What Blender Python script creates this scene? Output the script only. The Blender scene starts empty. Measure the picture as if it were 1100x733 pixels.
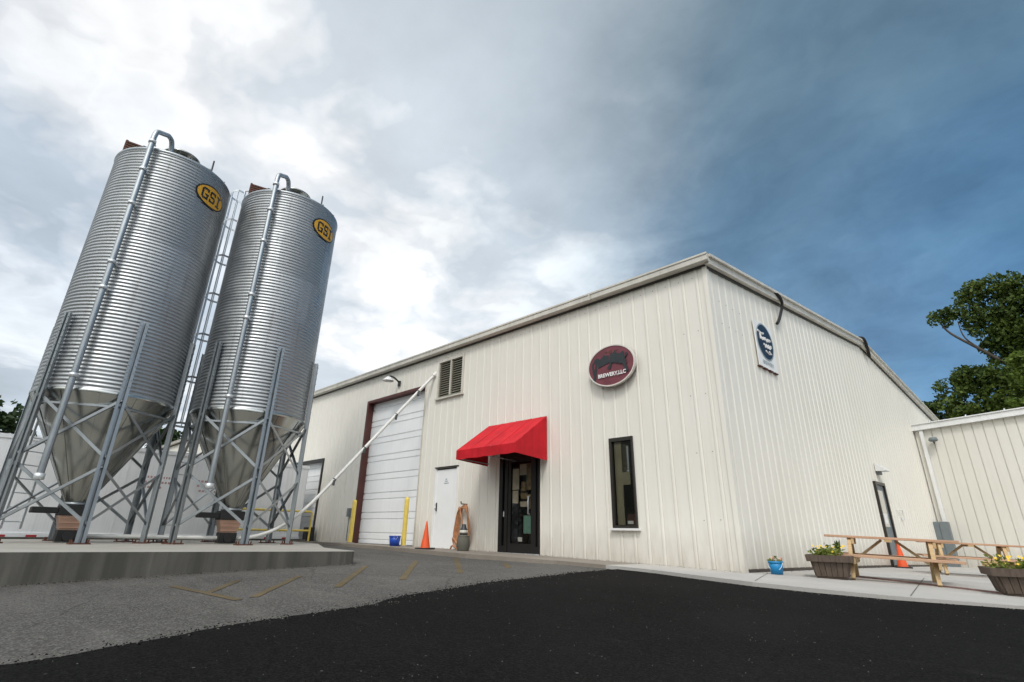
import bpy, math, random
import numpy as np
from mathutils import Vector, Matrix, noise as mnoise
random.seed(7); rng = np.random.default_rng(11)
R_ = math.radians; PI = math.pi
scn = bpy.context.scene
col = scn.collection

# ------------------------------------------------------------------ helpers
class MB:
    """collects shapes; build() links them as ONE mesh object"""
    def __init__(s): s.v = []; s.f = []; s.mi = []; s.sm = []
    def add(s, vs, fs, mi=0, sm=False):
        o = len(s.v); s.v += [tuple(v) for v in vs]
        for f in fs: s.f.append(tuple(i + o for i in f)); s.mi.append(mi); s.sm.append(sm)
        return s
    def box(s, lo, hi, mi=0):
        x0, y0, z0 = lo; x1, y1, z1 = hi
        return s.add([(x0,y0,z0),(x1,y0,z0),(x1,y1,z0),(x0,y1,z0),(x0,y0,z1),(x1,y0,z1),(x1,y1,z1),(x0,y1,z1)],
              [(0,3,2,1),(4,5,6,7),(0,1,5,4),(1,2,6,5),(2,3,7,6),(3,0,4,7)], mi)
    def obox(s, c, ax, ay, az, mi=0):
        """box from centre and three half-axis vectors"""
        c, ax, ay, az = map(Vector, (c, ax, ay, az)); vs = []
        for k in (-1, 1):
            for i, j in ((-1,-1),(1,-1),(1,1),(-1,1)): vs.append(c + ax*i + ay*j + az*k)
        return s.add(vs, [(0,3,2,1),(4,5,6,7),(0,1,5,4),(1,2,6,5),(2,3,7,6),(3,0,4,7)], mi)
    def bar(s, p, q, w, h, up=(0,0,1), mi=0):
        p, q = Vector(p), Vector(q); d = (q-p); L = d.length; d /= L
        up = Vector(up)
        if abs(d.dot(up)) > .99: up = Vector((1,0,0))
        sx = d.cross(up).normalized(); uy = sx.cross(d)
        return s.obox((p+q)/2, sx*w/2, d*L/2, uy*h/2, mi)
    def tube(s, pts, r, n=10, mi=0, caps=True, sm=True, radii=None):
        pts = [Vector(p) for p in pts]; rings = []
        prev = None
        for i, p in enumerate(pts):
            d = (pts[min(i+1, len(pts)-1)] - pts[max(i-1, 0)]).normalized()
            if prev is None:
                a = Vector((0,0,1)) if abs(d.z) < .9 else Vector((1,0,0))
                u = d.cross(a).normalized()
            else:
                u = (prev - d*prev.dot(d)).normalized()
            prev = u; w = d.cross(u)
            rr = radii[i] if radii else r
            rings.append([p + (u*math.cos(2*PI*k/n) + w*math.sin(2*PI*k/n))*rr for k in range(n)])
        vs = [v for rg in rings for v in rg]; fs = []
        for i in range(len(pts)-1):
            for k in range(n):
                fs.append((i*n+k, i*n+(k+1)%n, (i+1)*n+(k+1)%n, (i+1)*n+k))
        s.add(vs, fs, mi, sm)
        if caps:
            s.add(rings[0], [tuple(range(n))[::-1]], mi); s.add(rings[-1], [tuple(range(n))], mi)
        return s
    def lathe(s, prof, n=32, c=(0,0,0), mi=0, sm=True, caps=False):
        vs = []; fs = []; m = len(prof)
        for r, z in prof:
            for k in range(n):
                a = 2*PI*k/n; vs.append((c[0]+r*math.cos(a), c[1]+r*math.sin(a), c[2]+z))
        for i in range(m-1):
            for k in range(n): fs.append((i*n+k, i*n+(k+1)%n, (i+1)*n+(k+1)%n, (i+1)*n+k))
        s.add(vs, fs, mi, sm)
        if caps:
            s.add(vs[:n], [tuple(range(n))[::-1]], mi); s.add(vs[-n:], [tuple(range(n))], mi)
        return s
    def prism(s, poly, o, ux, uy, un, d, mi=0):
        """2-D polygon (ccw) in frame o,ux,uy extruded by d along un"""
        o, ux, uy, un = map(Vector, (o, ux, uy, un)); n = len(poly)
        a = [o + ux*x + uy*y for x, y in poly]; b = [p + un*d for p in a]
        s.add(a+b, [tuple(range(n))[::-1], tuple(range(n, 2*n))] + [(i, (i+1)%n, n+(i+1)%n, n+i) for i in range(n)], mi)
        return s
    def build(s, name, mat, parent=None, bevel=0, off=None):
        me = bpy.data.meshes.new(name)
        vs = s.v
        if parent is not None and parent.name in OFF:
            ox, oy, oz = OFF[parent.name]; vs = [(x-ox, y-oy, z-oz) for x, y, z in vs]
        elif off is not None:
            vs = [(x-off[0], y-off[1], z-off[2]) for x, y, z in vs]
        me.from_pydata(vs, [], s.f)
        mats = mat if isinstance(mat, (list, tuple)) else [mat]
        for m in mats: me.materials.append(m)
        me.polygons.foreach_set('material_index', s.mi)
        me.polygons.foreach_set('use_smooth', s.sm)
        me.update()
        o = bpy.data.objects.new(name, me); col.objects.link(o)
        if parent is not None:
            o.parent = parent
            if parent.name in OFF: OFF[o.name] = OFF[parent.name]
        elif off is not None: o.location = off
        if bevel:
            b = o.modifiers.new('edge', 'BEVEL'); b.width = bevel; b.segments = 2; b.limit_method = 'ANGLE'; b.angle_limit = R_(40)
        return o
OFF = {}
def tag(o, label=None, cat=None, group=None, kind=None):
    if label: o['label'] = label
    if cat: o['category'] = cat
    if group: o['group'] = group
    if kind: o['kind'] = kind
    return o
def thing(name, label, cat, loc=(0,0,0), rz=0, group=None, world=True):
    """Empty at the thing's base; with world=True its parts are written in world coordinates"""
    o = bpy.data.objects.new(name, None); o.empty_display_size = .2; col.objects.link(o)
    o.location = loc; o.rotation_euler = (0,0,rz)
    if world and not rz: OFF[o.name] = tuple(loc)
    return tag(o, label, cat, group)
def copy_tree(o, parent=None):
    c = o.copy(); col.objects.link(c); c.parent = parent
    for ch in list(o.children): copy_tree(ch, c)
    return c

# ------------------------------------------------------------------ materials
def newmat(name):
    m = bpy.data.materials.new(name); m.use_nodes = True
    nt = m.node_tree; b = nt.nodes['Principled BSDF']
    return m, nt, b
def N(nt, t, **kw):
    n = nt.nodes.new(t)
    for k, v in kw.items():
        if k.startswith('i_'):
            key = k[2:]; n.inputs[int(key) if key.isdigit() else key].default_value = v
        else: setattr(n, k, v)
    return n
def ramp(nt, fac, stops):
    r = nt.nodes.new('ShaderNodeValToRGB'); nt.links.new(fac, r.inputs[0])
    e = r.color_ramp.elements
    while len(e) < len(stops): e.new(.5)
    for i, (p, c) in enumerate(stops):
        e[i].position = p; e[i].color = (c, c, c, 1) if isinstance(c, (int, float)) else (*c, 1)
    return r.outputs[0]
def coords(nt, scale=(1,1,1), kind='Object'):
    t = nt.nodes.new('ShaderNodeTexCoord'); m = nt.nodes.new('ShaderNodeMapping')
    m.inputs['Scale'].default_value = scale
    nt.links.new(t.outputs[kind], m.inputs[0]); return m.outputs[0]
def mixc(nt, fac, a, b, mode='MIX'):
    m = nt.nodes.new('ShaderNodeMix'); m.data_type = 'RGBA'; m.blend_type = mode
    for sock, v in ((m.inputs[0], fac), (m.inputs[6], a), (m.inputs[7], b)):
        if hasattr(v, 'is_linked') or hasattr(v, 'links'): nt.links.new(v, sock)
        elif isinstance(v, (int, float)): sock.default_value = v
        else: sock.default_value = (*v, 1)
    return m.outputs[2]
def noise(nt, vec, scale, detail=4, rough=.55):
    n = N(nt, 'ShaderNodeTexNoise', i_Scale=scale, i_Detail=detail, i_Roughness=rough); nt.links.new(vec, n.inputs['Vector']); return n.outputs['Fac']
def bump(nt, b, h, strength=.3, dist=.01):
    n = N(nt, 'ShaderNodeBump', i_Strength=strength, i_Distance=dist); nt.links.new(h, n.inputs['Height']); nt.links.new(n.outputs[0], b.inputs['Normal'])
def paint(name, c, rough=.5, var=.12, scale=3, metal=0, streak=0, bmp=0, spec=.5):
    m, nt, b = newmat(name)
    v = coords(nt)
    f = noise(nt, v, scale, 5)
    c2 = tuple(x*(1-var*2) for x in c)
    out = mixc(nt, ramp(nt, f, [(.35, 0), (.7, 1)]), c, c2)
    if streak:
        sv = coords(nt, (9, 9, .35)); s = noise(nt, sv, 1.5, 5)
        out = mixc(nt, ramp(nt, s, [(.5, 0), (.78, streak)]), out, tuple(x*.45 for x in c))
    nt.links.new(out, b.inputs['Base Color'])
    b.inputs['Roughness'].default_value = rough; b.inputs['Metallic'].default_value = metal
    b.inputs['Specular IOR Level'].default_value = spec
    if bmp: bump(nt, b, noise(nt, v, 40, 3), bmp, .004)
    return m

def m_cladding(name, c, dirt=.5, z0=-.5):
    """painted steel sheet: faint vertical streaks, sheet to sheet tint, grime near the foot"""
    m, nt, b = newmat(name)
    v = coords(nt)
    big = noise(nt, v, .5, 4)
    out = mixc(nt, ramp(nt, big, [(.3, 0), (.75, .5)]), c, tuple(x*y for x, y in zip(c, (.90, .89, .86))))
    s = noise(nt, coords(nt, (5, 5, .22)), 1.7, 6)
    out = mixc(nt, ramp(nt, s, [(.50, 0), (.82, .36*dirt)]), out, tuple(x*y for x, y in zip(c, (.62, .58, .50))))
    g = nt.nodes.new('ShaderNodeNewGeometry'); sep = nt.nodes.new('ShaderNodeSeparateXYZ'); nt.links.new(g.outputs['Position'], sep.inputs[0])
    n2 = noise(nt, coords(nt, (4, 4, 1)), 2.2, 5)
    ad = N(nt, 'ShaderNodeMath', operation='MULTIPLY_ADD'); nt.links.new(n2, ad.inputs[0]); ad.inputs[1].default_value = -.8; nt.links.new(sep.outputs['Z'], ad.inputs[2])
    foot = ramp(nt, N(nt, 'ShaderNodeMapRange', i_1=z0-.75, i_2=z0+.25).outputs[0], [(0, 1.0*dirt), (.45, .45*dirt), (1, 0)])
    nt.links.new(ad.outputs[0], nt.nodes[-2].inputs[0] if False else [n for n in nt.nodes if n.type == 'MAP_RANGE'][0].inputs[0])
    out = mixc(nt, foot, out, (.20, .15, .10))
    nt.links.new(out, b.inputs['Base Color']); b.inputs['Roughness'].default_value = .45
    bump(nt, b, noise(nt, coords(nt, (1.6, 1.6, .7)), 1.5, 3), .35, .03)
    return m
def m_concrete(name, c, stain=.5, rough=.85, streak=0):
    m, nt, b = newmat(name); v = coords(nt)
    a = noise(nt, v, 1.1, 6, .6); out = mixc(nt, ramp(nt, a, [(.3, 0), (.72, 1)]), c, tuple(x*(1-.45*stain) for x in c))
    f = noise(nt, v, 60, 3); out = mixc(nt, ramp(nt, f, [(.35, .22), (.6, 0)]), out, tuple(x*.55 for x in c))
    if streak:
        s = noise(nt, coords(nt, (3, 3, .25)), 1.6, 5)
        out = mixc(nt, ramp(nt, s, [(.42, 0), (.62, streak)]), out, tuple(x*.28 for x in c))
        s = noise(nt, coords(nt, (2.2, 2.2, .15), ), 2.3, 3)
        out = mixc(nt, ramp(nt, s, [(.6, 0), (.72, streak*.5)]), out, tuple(min(1, x*1.6) for x in c))
    nt.links.new(out, b.inputs['Base Color']); b.inputs['Roughness'].default_value = rough
    bump(nt, b, noise(nt, v, 35, 4), .35, .006); return m
def m_asphalt(name, c, speck, crack=0, rough=.9, grain=180):
    m, nt, b = newmat(name); v = coords(nt)
    a = noise(nt, v, .6, 6, .6); out = mixc(nt, ramp(nt, a, [(.28, 0), (.72, 1)]), tuple(x*(1.3 if c[0] > .05 else 2.1) for x in c), tuple(x*.58 for x in c))
    pa = noise(nt, v, .22, 3, .5); out = mixc(nt, ramp(nt, pa, [(.46, 0), (.54, .5)]), out, tuple(x*.55 for x in c))
    st = noise(nt, coords(nt, (.5, 2.2, 1)), 1.2, 5)
    out = mixc(nt, ramp(nt, st, [(.5, 0), (.72, .45)]), out, tuple(x*1.55 for x in c))
    vo = N(nt, 'ShaderNodeTexVoronoi', i_Scale=grain*.42); nt.links.new(v, vo.inputs['Vector'])
    sep = nt.nodes.new('ShaderNodeSeparateColor'); nt.links.new(vo.outputs['Color'], sep.inputs[0])
    out = mixc(nt, ramp(nt, sep.outputs[0], [(.0, .5), (.32, 0), (.7, 0), (1, .7)]), out, speck)
    # scattered grit
    gv = N(nt, 'ShaderNodeTexVoronoi', i_Scale=7.); nt.links.new(v, gv.inputs['Vector'])
    gs = nt.nodes.new('ShaderNodeSeparateColor'); nt.links.new(gv.outputs['Color'], gs.inputs[0])
    gm = N(nt, 'ShaderNodeMath', operation='MULTIPLY'); nt.links.new(ramp(nt, gv.outputs['Distance'], [(.0, 1), (.055, 1), (.075, 0)]), gm.inputs[0]); nt.links.new(ramp(nt, gs.outputs[0], [(.80, 0), (.86, 1 if c[0] > .05 else .55)]), gm.inputs[1])
    out = mixc(nt, gm.outputs[0], out, (.17,.16,.15))
    # pale scuffs
    sc = noise(nt, coords(nt, (.5, 2.6, 1)), 1.6, 7, .7)
    out = mixc(nt, ramp(nt, sc, [(.60, 0), (.70, .28 if c[0] > .05 else .05), (.74, 0)]), out, (.10,.095,.09))
    if crack:
        wv = N(nt, 'ShaderNodeTexNoise', i_Scale=1.3, i_Detail=4.); nt.links.new(v, wv.inputs['Vector'])
        mx = mixc(nt, .22, v, wv.outputs['Color'])
        ve = N(nt, 'ShaderNodeTexVoronoi', feature='DISTANCE_TO_EDGE', i_Scale=.62); nt.links.new(mx, ve.inputs['Vector'])
        cr = ramp(nt, ve.outputs['Distance'], [(.0, crack), (.002, crack), (.006, 0)])
        gate = ramp(nt, noise(nt, v, .35, 2), [(.42, 0), (.55, 1)])
        mm = N(nt, 'ShaderNodeMath', operation='MULTIPLY'); nt.links.new(cr, mm.inputs[0]); nt.links.new(gate, mm.inputs[1])
        out = mixc(nt, mm.outputs[0], out, tuple(x*.25 for x in c))
    nt.links.new(out, b.inputs['Base Color']); b.inputs['Roughness'].default_value = rough
    b.inputs['Specular IOR Level'].default_value = .25 if c[0] > .05 else .06
    bump(nt, b, vo.outputs['Distance'], .5, .006); return m
def m_galv(name, c=(.52,.55,.58), rough=.33, sheets=True, metal=.9, rv=.10, sp_=.18):
    """galvanised steel: spangle and sheet to sheet variation"""
    m, nt, b = newmat(name); v = coords(nt)
    sp = N(nt, 'ShaderNodeTexVoronoi', i_Scale=24.); nt.links.new(v, sp.inputs['Vector'])
    s2 = nt.nodes.new('ShaderNodeSeparateColor'); nt.links.new(sp.outputs['Color'], s2.inputs[0])
    out = mixc(nt, ramp(nt, s2.outputs[0], [(0, 0), (1, sp_)]), c, tuple(x*.78 for x in c))
    big = noise(nt, coords(nt, (1.3, 1.3, .5)), 1.4, 5)
    out = mixc(nt, ramp(nt, big, [(.35, 0), (.7, .6)]), out, tuple(x*.68 for x in c))
    if sheets:
        g = nt.nodes.new('ShaderNodeTexCoord'); sx = nt.nodes.new('ShaderNodeSeparateXYZ'); nt.links.new(g.outputs['Object'], sx.inputs[0])
        at = N(nt, 'ShaderNodeMath', operation='ARCTAN2'); nt.links.new(sx.outputs[1], at.inputs[0]); nt.links.new(sx.outputs[0], at.inputs[1])
        zz = N(nt, 'ShaderNodeMath', operation='MULTIPLY_ADD'); nt.links.new(sx.outputs[2], zz.inputs[0]); zz.inputs[1].default_value = 1/1.258; zz.inputs[2].default_value = -3.06/1.258
        zf = N(nt, 'ShaderNodeMath', operation='FLOOR'); nt.links.new(zz.outputs[0], zf.inputs[0])
        aa = N(nt, 'ShaderNodeMath', operation='MULTIPLY_ADD'); nt.links.new(zf.outputs[0], aa.inputs[0]); aa.inputs[1].default_value = .77; nt.links.new(at.outputs[0], aa.inputs[2])
        a3 = N(nt, 'ShaderNodeMath', operation='FLOOR'); nt.links.new(aa.outputs[0], a3.inputs[0])
        cb = nt.nodes.new('ShaderNodeCombineXYZ'); nt.links.new(a3.outputs[0], cb.inputs[0]); nt.links.new(zf.outputs[0], cb.inputs[1])
        wn = nt.nodes.new('ShaderNodeTexWhiteNoise'); nt.links.new(cb.outputs[0], wn.inputs['Vector'])
        out = mixc(nt, ramp(nt, wn.outputs['Value'], [(0, 0), (1, .75)]), out, tuple(x*.70 for x in c))
        sr = noise(nt, coords(nt, (7, 7, .35)), 1.3, 5)
        out = mixc(nt, ramp(nt, sr, [(.58, 0), (.76, .45)]), out, (.20,.17,.15))
    nt.links.new(out, b.inputs['Base Color']); b.inputs['Metallic'].default_value = metal
    rr = ramp(nt, noise(nt, v, 3, 4), [(.3, rough-rv*.7), (.7, rough+rv)]); nt.links.new(rr, b.inputs['Roughness'])
    return m
def m_wood(name, c, dark, axis=(1, 14, 14), rough=.75):
    m, nt, b = newmat(name); v = coords(nt, axis)
    a = noise(nt, v, 3, 6, .65); out = mixc(nt, ramp(nt, a, [(.3, 0), (.72, 1)]), c, dark)
    n = noise(nt, coords(nt), 2.3, 3); out = mixc(nt, ramp(nt, n, [(.4, 0), (.75, .45)]), out, tuple(x*.6 for x in c))
    nt.links.new(out, b.inputs['Base Color']); b.inputs['Roughness'].default_value = rough
    bump(nt, b, a, .3, .004); return m
def m_glass(name, tint=(.75,.8,.8), k=.1):
    m, nt, b = newmat(name)
    nt.nodes.remove(b); o = nt.nodes['Material Output']
    t = N(nt, 'ShaderNodeBsdfTransparent'); t.inputs[0].default_value = (*tint, 1)
    g = N(nt, 'ShaderNodeBsdfGlossy'); g.inputs['Roughness'].default_value = .02
    f = N(nt, 'ShaderNodeFresnel', i_IOR=1.5)
    a = N(nt, 'ShaderNodeMath', operation='ADD', i_1=k); nt.links.new(f.outputs[0], a.inputs[0])
    mx = N(nt, 'ShaderNodeMixShader'); nt.links.new(a.outputs[0], mx.inputs[0]); nt.links.new(t.outputs[0], mx.inputs[1]); nt.links.new(g.outputs[0], mx.inputs[2])
    nt.links.new(mx.outputs[0], o.inputs[0]); return m
def m_leaf(name, a, bcol):
    m, nt, b = newmat(name); v = coords(nt)
    vo = N(nt, 'ShaderNodeTexVoronoi', i_Scale=2.2); nt.links.new(v, vo.inputs['Vector'])
    s2 = nt.nodes.new('ShaderNodeSeparateColor'); nt.links.new(vo.outputs['Color'], s2.inputs[0])
    n = noise(nt, v, .55, 3)
    out = mixc(nt, ramp(nt, n, [(.35, 0), (.68, 1)]), a, bcol)
    out = mixc(nt, ramp(nt, s2.outputs[0], [(0, 0), (1, .5)]), out, tuple(x*.5 for x in a))
    nt.links.new(out, b.inputs['Base Color']); b.inputs['Roughness'].default_value = .6
    b.inputs['Specular IOR Level'].default_value = .3
    tr = N(nt, 'ShaderNodeBsdfTranslucent'); nt.links.new(out, tr.inputs[0])
    mx = N(nt, 'ShaderNodeMixShader', i_0=.3); o = nt.nodes['Material Output']
    nt.links.new(b.outputs[0], mx.inputs[1]); nt.links.new(tr.outputs[0], mx.inputs[2]); nt.links.new(mx.outputs[0], o.inputs[0])
    return m

M = {}
M['clad'] = m_cladding('cream_cladding', (.82,.79,.72), .55, -.42)
M['clad_side'] = m_cladding('cream_cladding_side', (.84,.805,.725), .75, -.5)
M['clad_ext'] = m_cladding('grey_cream_cladding', (.70,.68,.62), .5, -.75)
M['trim'] = paint('cream_trim', (.66,.63,.56), .45, .1, 2, streak=.4)
M['shade_dark'] = paint('painted_shadow', (.10,.10,.09), .8)  # near-black for the painted shade lines under gutter and rake
M['roof'] = paint('roof_sheet', (.55,.55,.53), .45, .12)
M['white'] = paint('white_paint', (.78,.78,.77), .42, .05, 2, streak=.18)
M['white_door'] = paint('white_door_paint', (.88,.885,.885), .4, .03, 2)
M['rollup'] = paint('white_rollup', (.92,.93,.935), .42, .02, 2, streak=.10)
M['maroon'] = paint('maroon_steel', (.105,.030,.024), .55, .15, 4)
M['black'] = paint('black_metal', (.014,.013,.012), .35, .1)
M['bronze'] = paint('dark_bronze', (.028,.024,.020), .35, .1)
M['dark'] = paint('dark_interior', (.02,.018,.016), .9)
M['rubber'] = paint('black_rubber', (.018,.018,.018), .7, .2)
M['red'] = paint('red_canvas', (.60,.014,.024), .75, .14, 2.5, bmp=.35, streak=.35, spec=.25)
M['yellow'] = paint('yellow_paint', (.80,.60,.12), .5, .10, 6, streak=.25)
M['blue'] = paint('blue_plastic', (.010,.065,.42), .4, .05)
M['teal'] = paint('teal_plastic', (.010,.22,.48), .4, .05)
M['orange'] = paint('orange_vinyl', (.80,.10,.02), .5, .08)
M['reflect'] = paint('pale_band', (.70,.66,.60), .4, .05)
M['hose'] = paint('tan_hose', (.50,.23,.105), .6, .25, 14)
M['stone'] = m_concrete('grey_stone', (.13,.125,.10), .6)
M['galv'] = m_galv('galvanised_sheet', (.46,.48,.495), .50, True, 1.0, .12, .25)
M['galv_smooth'] = m_galv('galvanised_hopper', (.42,.43,.41), .24, False, 1.0, .03, .08)
M['galv_leg'] = m_galv('galvanised_leg', (.40,.43,.45), .42, False, .9)
M['galv_bright'] = m_galv('galvanised_bright', (.75,.78,.80), .4, False, .6)
M['steel_dark'] = paint('weathered_dark_steel', (.06,.065,.07), .5, .2, 4, metal=.5)
M['tan'] = paint('tan_plastic', (.52,.32,.23), .5, .1)
M['rust'] = paint('rusty_steel', (.13,.045,.025), .75, .25, 8)
M['gold'] = paint('golden_badge', (.72,.37,.022), .45, .06)
M['pvc'] = paint('white_pvc', (.78,.77,.73), .38, .08, 3)
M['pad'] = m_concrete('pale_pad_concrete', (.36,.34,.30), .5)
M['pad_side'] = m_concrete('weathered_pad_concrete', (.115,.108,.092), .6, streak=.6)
M['walk'] = m_concrete('pale_walk_concrete', (.46,.44,.41), .4)
M['apron'] = m_concrete('apron_concrete', (.27,.235,.195), .7)
M['asphalt'] = m_asphalt('old_asphalt', (.074,.069,.063), (.20,.19,.175), .55)
M['fresh'] = m_asphalt('sealed_asphalt', (.0042,.0040,.0040), (.020,.019,.018), 0, .9, 200)
M['earth'] = m_concrete('dry_earth', (.14,.13,.08), .6)
M['line'] = m_asphalt('worn_yellow_line', (.130,.095,.045), (.085,.08,.07), 0, .9, 45)
M['redline'] = paint('worn_red_line', (.26,.155,.135), .8, .2, 9)
M['pine'] = m_wood('fresh_pine', (.58,.42,.235), (.42,.28,.13))
M['pine_top'] = m_wood('stained_pine', (.60,.38,.25), (.44,.25,.15))
M['barrel'] = m_wood('weathered_planks', (.135,.098,.074), (.058,.042,.032), (12, 12, 1.2))
M['leaf_pot'] = m_leaf('pot_leaf', (.15,.20,.035), (.26,.28,.05))
M['spike'] = m_leaf('spike_leaf', (.030,.065,.022), (.04,.09,.03))
M['petal'] = paint('yellow_petal', (.85,.58,.04), .6, .1)
M['petal2'] = paint('pink_petal', (.80,.42,.28), .6, .1)
M['leaf'] = m_leaf('oak_leaf', (.050,.088,.016), (.125,.175,.028))
M['leaf2'] = m_leaf('light_leaf', (.105,.165,.026), (.17,.235,.04))
M['leaf_far'] = m_leaf('far_leaf', (.028,.055,.015), (.05,.08,.02))
M['bark'] = m_wood('bark', (.10,.08,.062), (.05,.038,.03), (6,6,1))
M['glass'] = m_glass('window_glass', (.92,.92,.88), .0)
M['glass_door'] = m_glass('door_glass', (.94,.92,.88), .0)
M['greybox'] = paint('grey_cabinet', (.17,.20,.21), .5, .1)
M['sign_red'] = paint('faded_crimson', (.20,.045,.062), .5, .2, 4)
M['sign_black'] = paint('sign_black', (.022,.030,.035), .5, .1, 6)
M['sign_navy'] = paint('sign_navy', (.004,.020,.045), .45, .1)
M['sign_white'] = paint('sign_white', (.86,.86,.85), .45, .03)
M['sign_grey'] = paint('sign_grey', (.30,.36,.40), .5, .03)
M['trailer'] = paint('trailer_white', (.80,.81,.82), .4, .06, .8, streak=.25)
M['poster'] = paint('poster_cream', (.60,.54,.44), .7, .15, 5)
M['poster2'] = paint('poster_ochre', (.34,.25,.12), .7, .3, 9)
M['poster3'] = paint('poster_mint', (.26,.48,.40), .7, .08, 9)
M['olive_inner'] = paint('olive_blind', (.40,.36,.24), .8, .1)
M['blade'] = paint('weathered_blade', (.36,.34,.27), .6, .15)
M['tape'] = paint('red_tape', (.42,.03,.03), .4, .05)
M['faded'] = paint('faded_red_print', (.50,.30,.30), .5, .1)

# ------------------------------------------------------------------ ground heights (metres relative to the eye)
CA = (-0.8180855934929716, -0.012302898731626674, 0.025799248286406062, -0.002445158780648299, -0.0009554467788980281, -0.00107708757496313)
CB = (-0.6551515699697903, -0.04730912557422503, 0.006795030449093787, 0.0014525291133214227, -0.0010503511029420088, -0.0005143455431038044)
def hz(x, y, k):
    x = min(max(x, -21), 8); y = min(max(y, -7), 28)
    return k[0] + k[1]*x + k[2]*y + k[3]*x*y + k[4]*x*x + k[5]*y*y
def zb(x, y): return hz(x, y, CB)
def za(x, y):
    z = hz(x, min(y, 11), CA)
    if y > 8.6 and x > -18.7: z = min(z, zb(x, y) - .12*min(1, (y-8.6)/.6))
    return z
def clip(poly, x0, x1, y0, y1):
    for ax, lim, sg in ((0, x0, 1), (0, x1, -1), (1, y0, 1), (1, y1, -1)):
        out = []
        for i in range(len(poly)):
            p, q = poly[i-1], poly[i]
            a, b = (p[ax]-lim)*sg, (q[ax]-lim)*sg
            if (a >= 0) != (b >= 0):
                t = a/(a-b); out.append((p[0]+(q[0]-p[0])*t, p[1]+(q[1]-p[1])*t))
            if b >= 0: out.append(q)
        poly = out
        if not poly: break
    return poly
def sheet(poly, zf, dz=0, cell=.6, skirt=0, mi=0, mb=None, smi=0):
    mb = mb or MB()
    xs = [p[0] for p in poly]; ys = [p[1] for p in poly]
    x = math.floor(min(xs)/cell)*cell
    while x < max(xs):
        y = math.floor(min(ys)/cell)*cell
        while y < max(ys):
            c = clip(list(poly), x, x+cell, y, y+cell)
            if len(c) > 2:
                mb.add([(a, b, zf(a, b)+dz) for a, b in c], [tuple(range(len(c)))], mi)
            y += cell
        x += cell
    if skirt:
        for i in range(len(poly)):
            p, q = poly[i-1], poly[i]; n = max(1, int(math.dist(p, q)/cell))
            for k in range(n):
                a = [p[j]+(q[j]-p[j])*k/n for j in (0,1)]; b = [p[j]+(q[j]-p[j])*(k+1)/n for j in (0,1)]
                za_, zb_ = zf(*a)+dz, zf(*b)+dz
                mb.add([(*a, za_-skirt), (*b, zb_-skirt), (*b, zb_), (*a, za_)], [(0,1,2,3)], smi)
    return mb
def wobble(pts, amp=.05, step=.25, seed=0):
    out = []
    for i in range(len(pts)-1):
        p, q = pts[i], pts[i+1]; n = max(1, int(math.dist(p, q)/step))
        for k in range(n):
            x = p[0]+(q[0]-p[0])*k/n; y = p[1]+(q[1]-p[1])*k/n
            w = mnoise.noise_vector(Vector((x*1.7, y*1.7, seed)))
            out.append((x+w.x*amp, y+w.y*amp))
    out.append(pts[-1]); return out

# terrain far out, then the lot
mb = MB()
big = 900
mb.add([(-big,-big,-2.2),(big,-big,-2.2),(big,big,-2.2),(-big,big,-2.2)], [(0,1,2,3)])
tag(mb.build('terrain', M['earth']), kind='structure')
DX0, DX1, DY1 = -23.0, -18.75, 9.40          # sunken dock
mb = MB()
for p in ([(DX1,-30),(40,-30),(40,9.38),(DX1,9.38)], [(DX1,9.38),(40,9.38),(40,45),(DX1,45)],
          [(-60,-30),(DX0,-30),(DX0,45),(-60,45)], [(DX0,DY1),(DX1,DY1),(DX1,45),(DX0,45)]):
    sheet(p, za, 0, 1.2, mb=mb)
tag(mb.build('asphalt_lot', M['asphalt']), kind='structure')
mb = MB(); mb.box((DX0,-30,-1.75), (DX1,DY1,-1.6))
tag(mb.build('dock_floor', M['apron']), kind='structure')
# fresh black surface
edge = [(-4.40,-6),(-4.45,-1.5),(-4.47,.44),(-4.473,.753),(-4.556,1.148),(-4.70,1.806),(-4.733,2.312),(-4.793,3.08),(-5.098,3.747),(-5.219,4.656),(-5.339,5.616),(-5.354,6.76),(-5.28,7.70),(-5.25,8.10)]
walk_front = [(-5.5,8.16),(-4.587,8.095),(-3.7,7.88),(-2.859,7.69),(-2.1,7.70),(-1.382,7.815),(-.25,8.34),(1.2,8.9),(4,9.6),(9,10.4)]
fr = [(x+.03*mnoise.noise(Vector((y*9,2,0))), y) for x, y in wobble(edge, .10, .05, 3)]
# (straight back edge runs under the concrete)
poly = fr + [(-4.9,8.9),(9,12.5),(30,12.5),(30,-6)]
tag(sheet(poly, za, .012, .6, skirt=.012).build('fresh_asphalt', M['fresh']), kind='structure')
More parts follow.
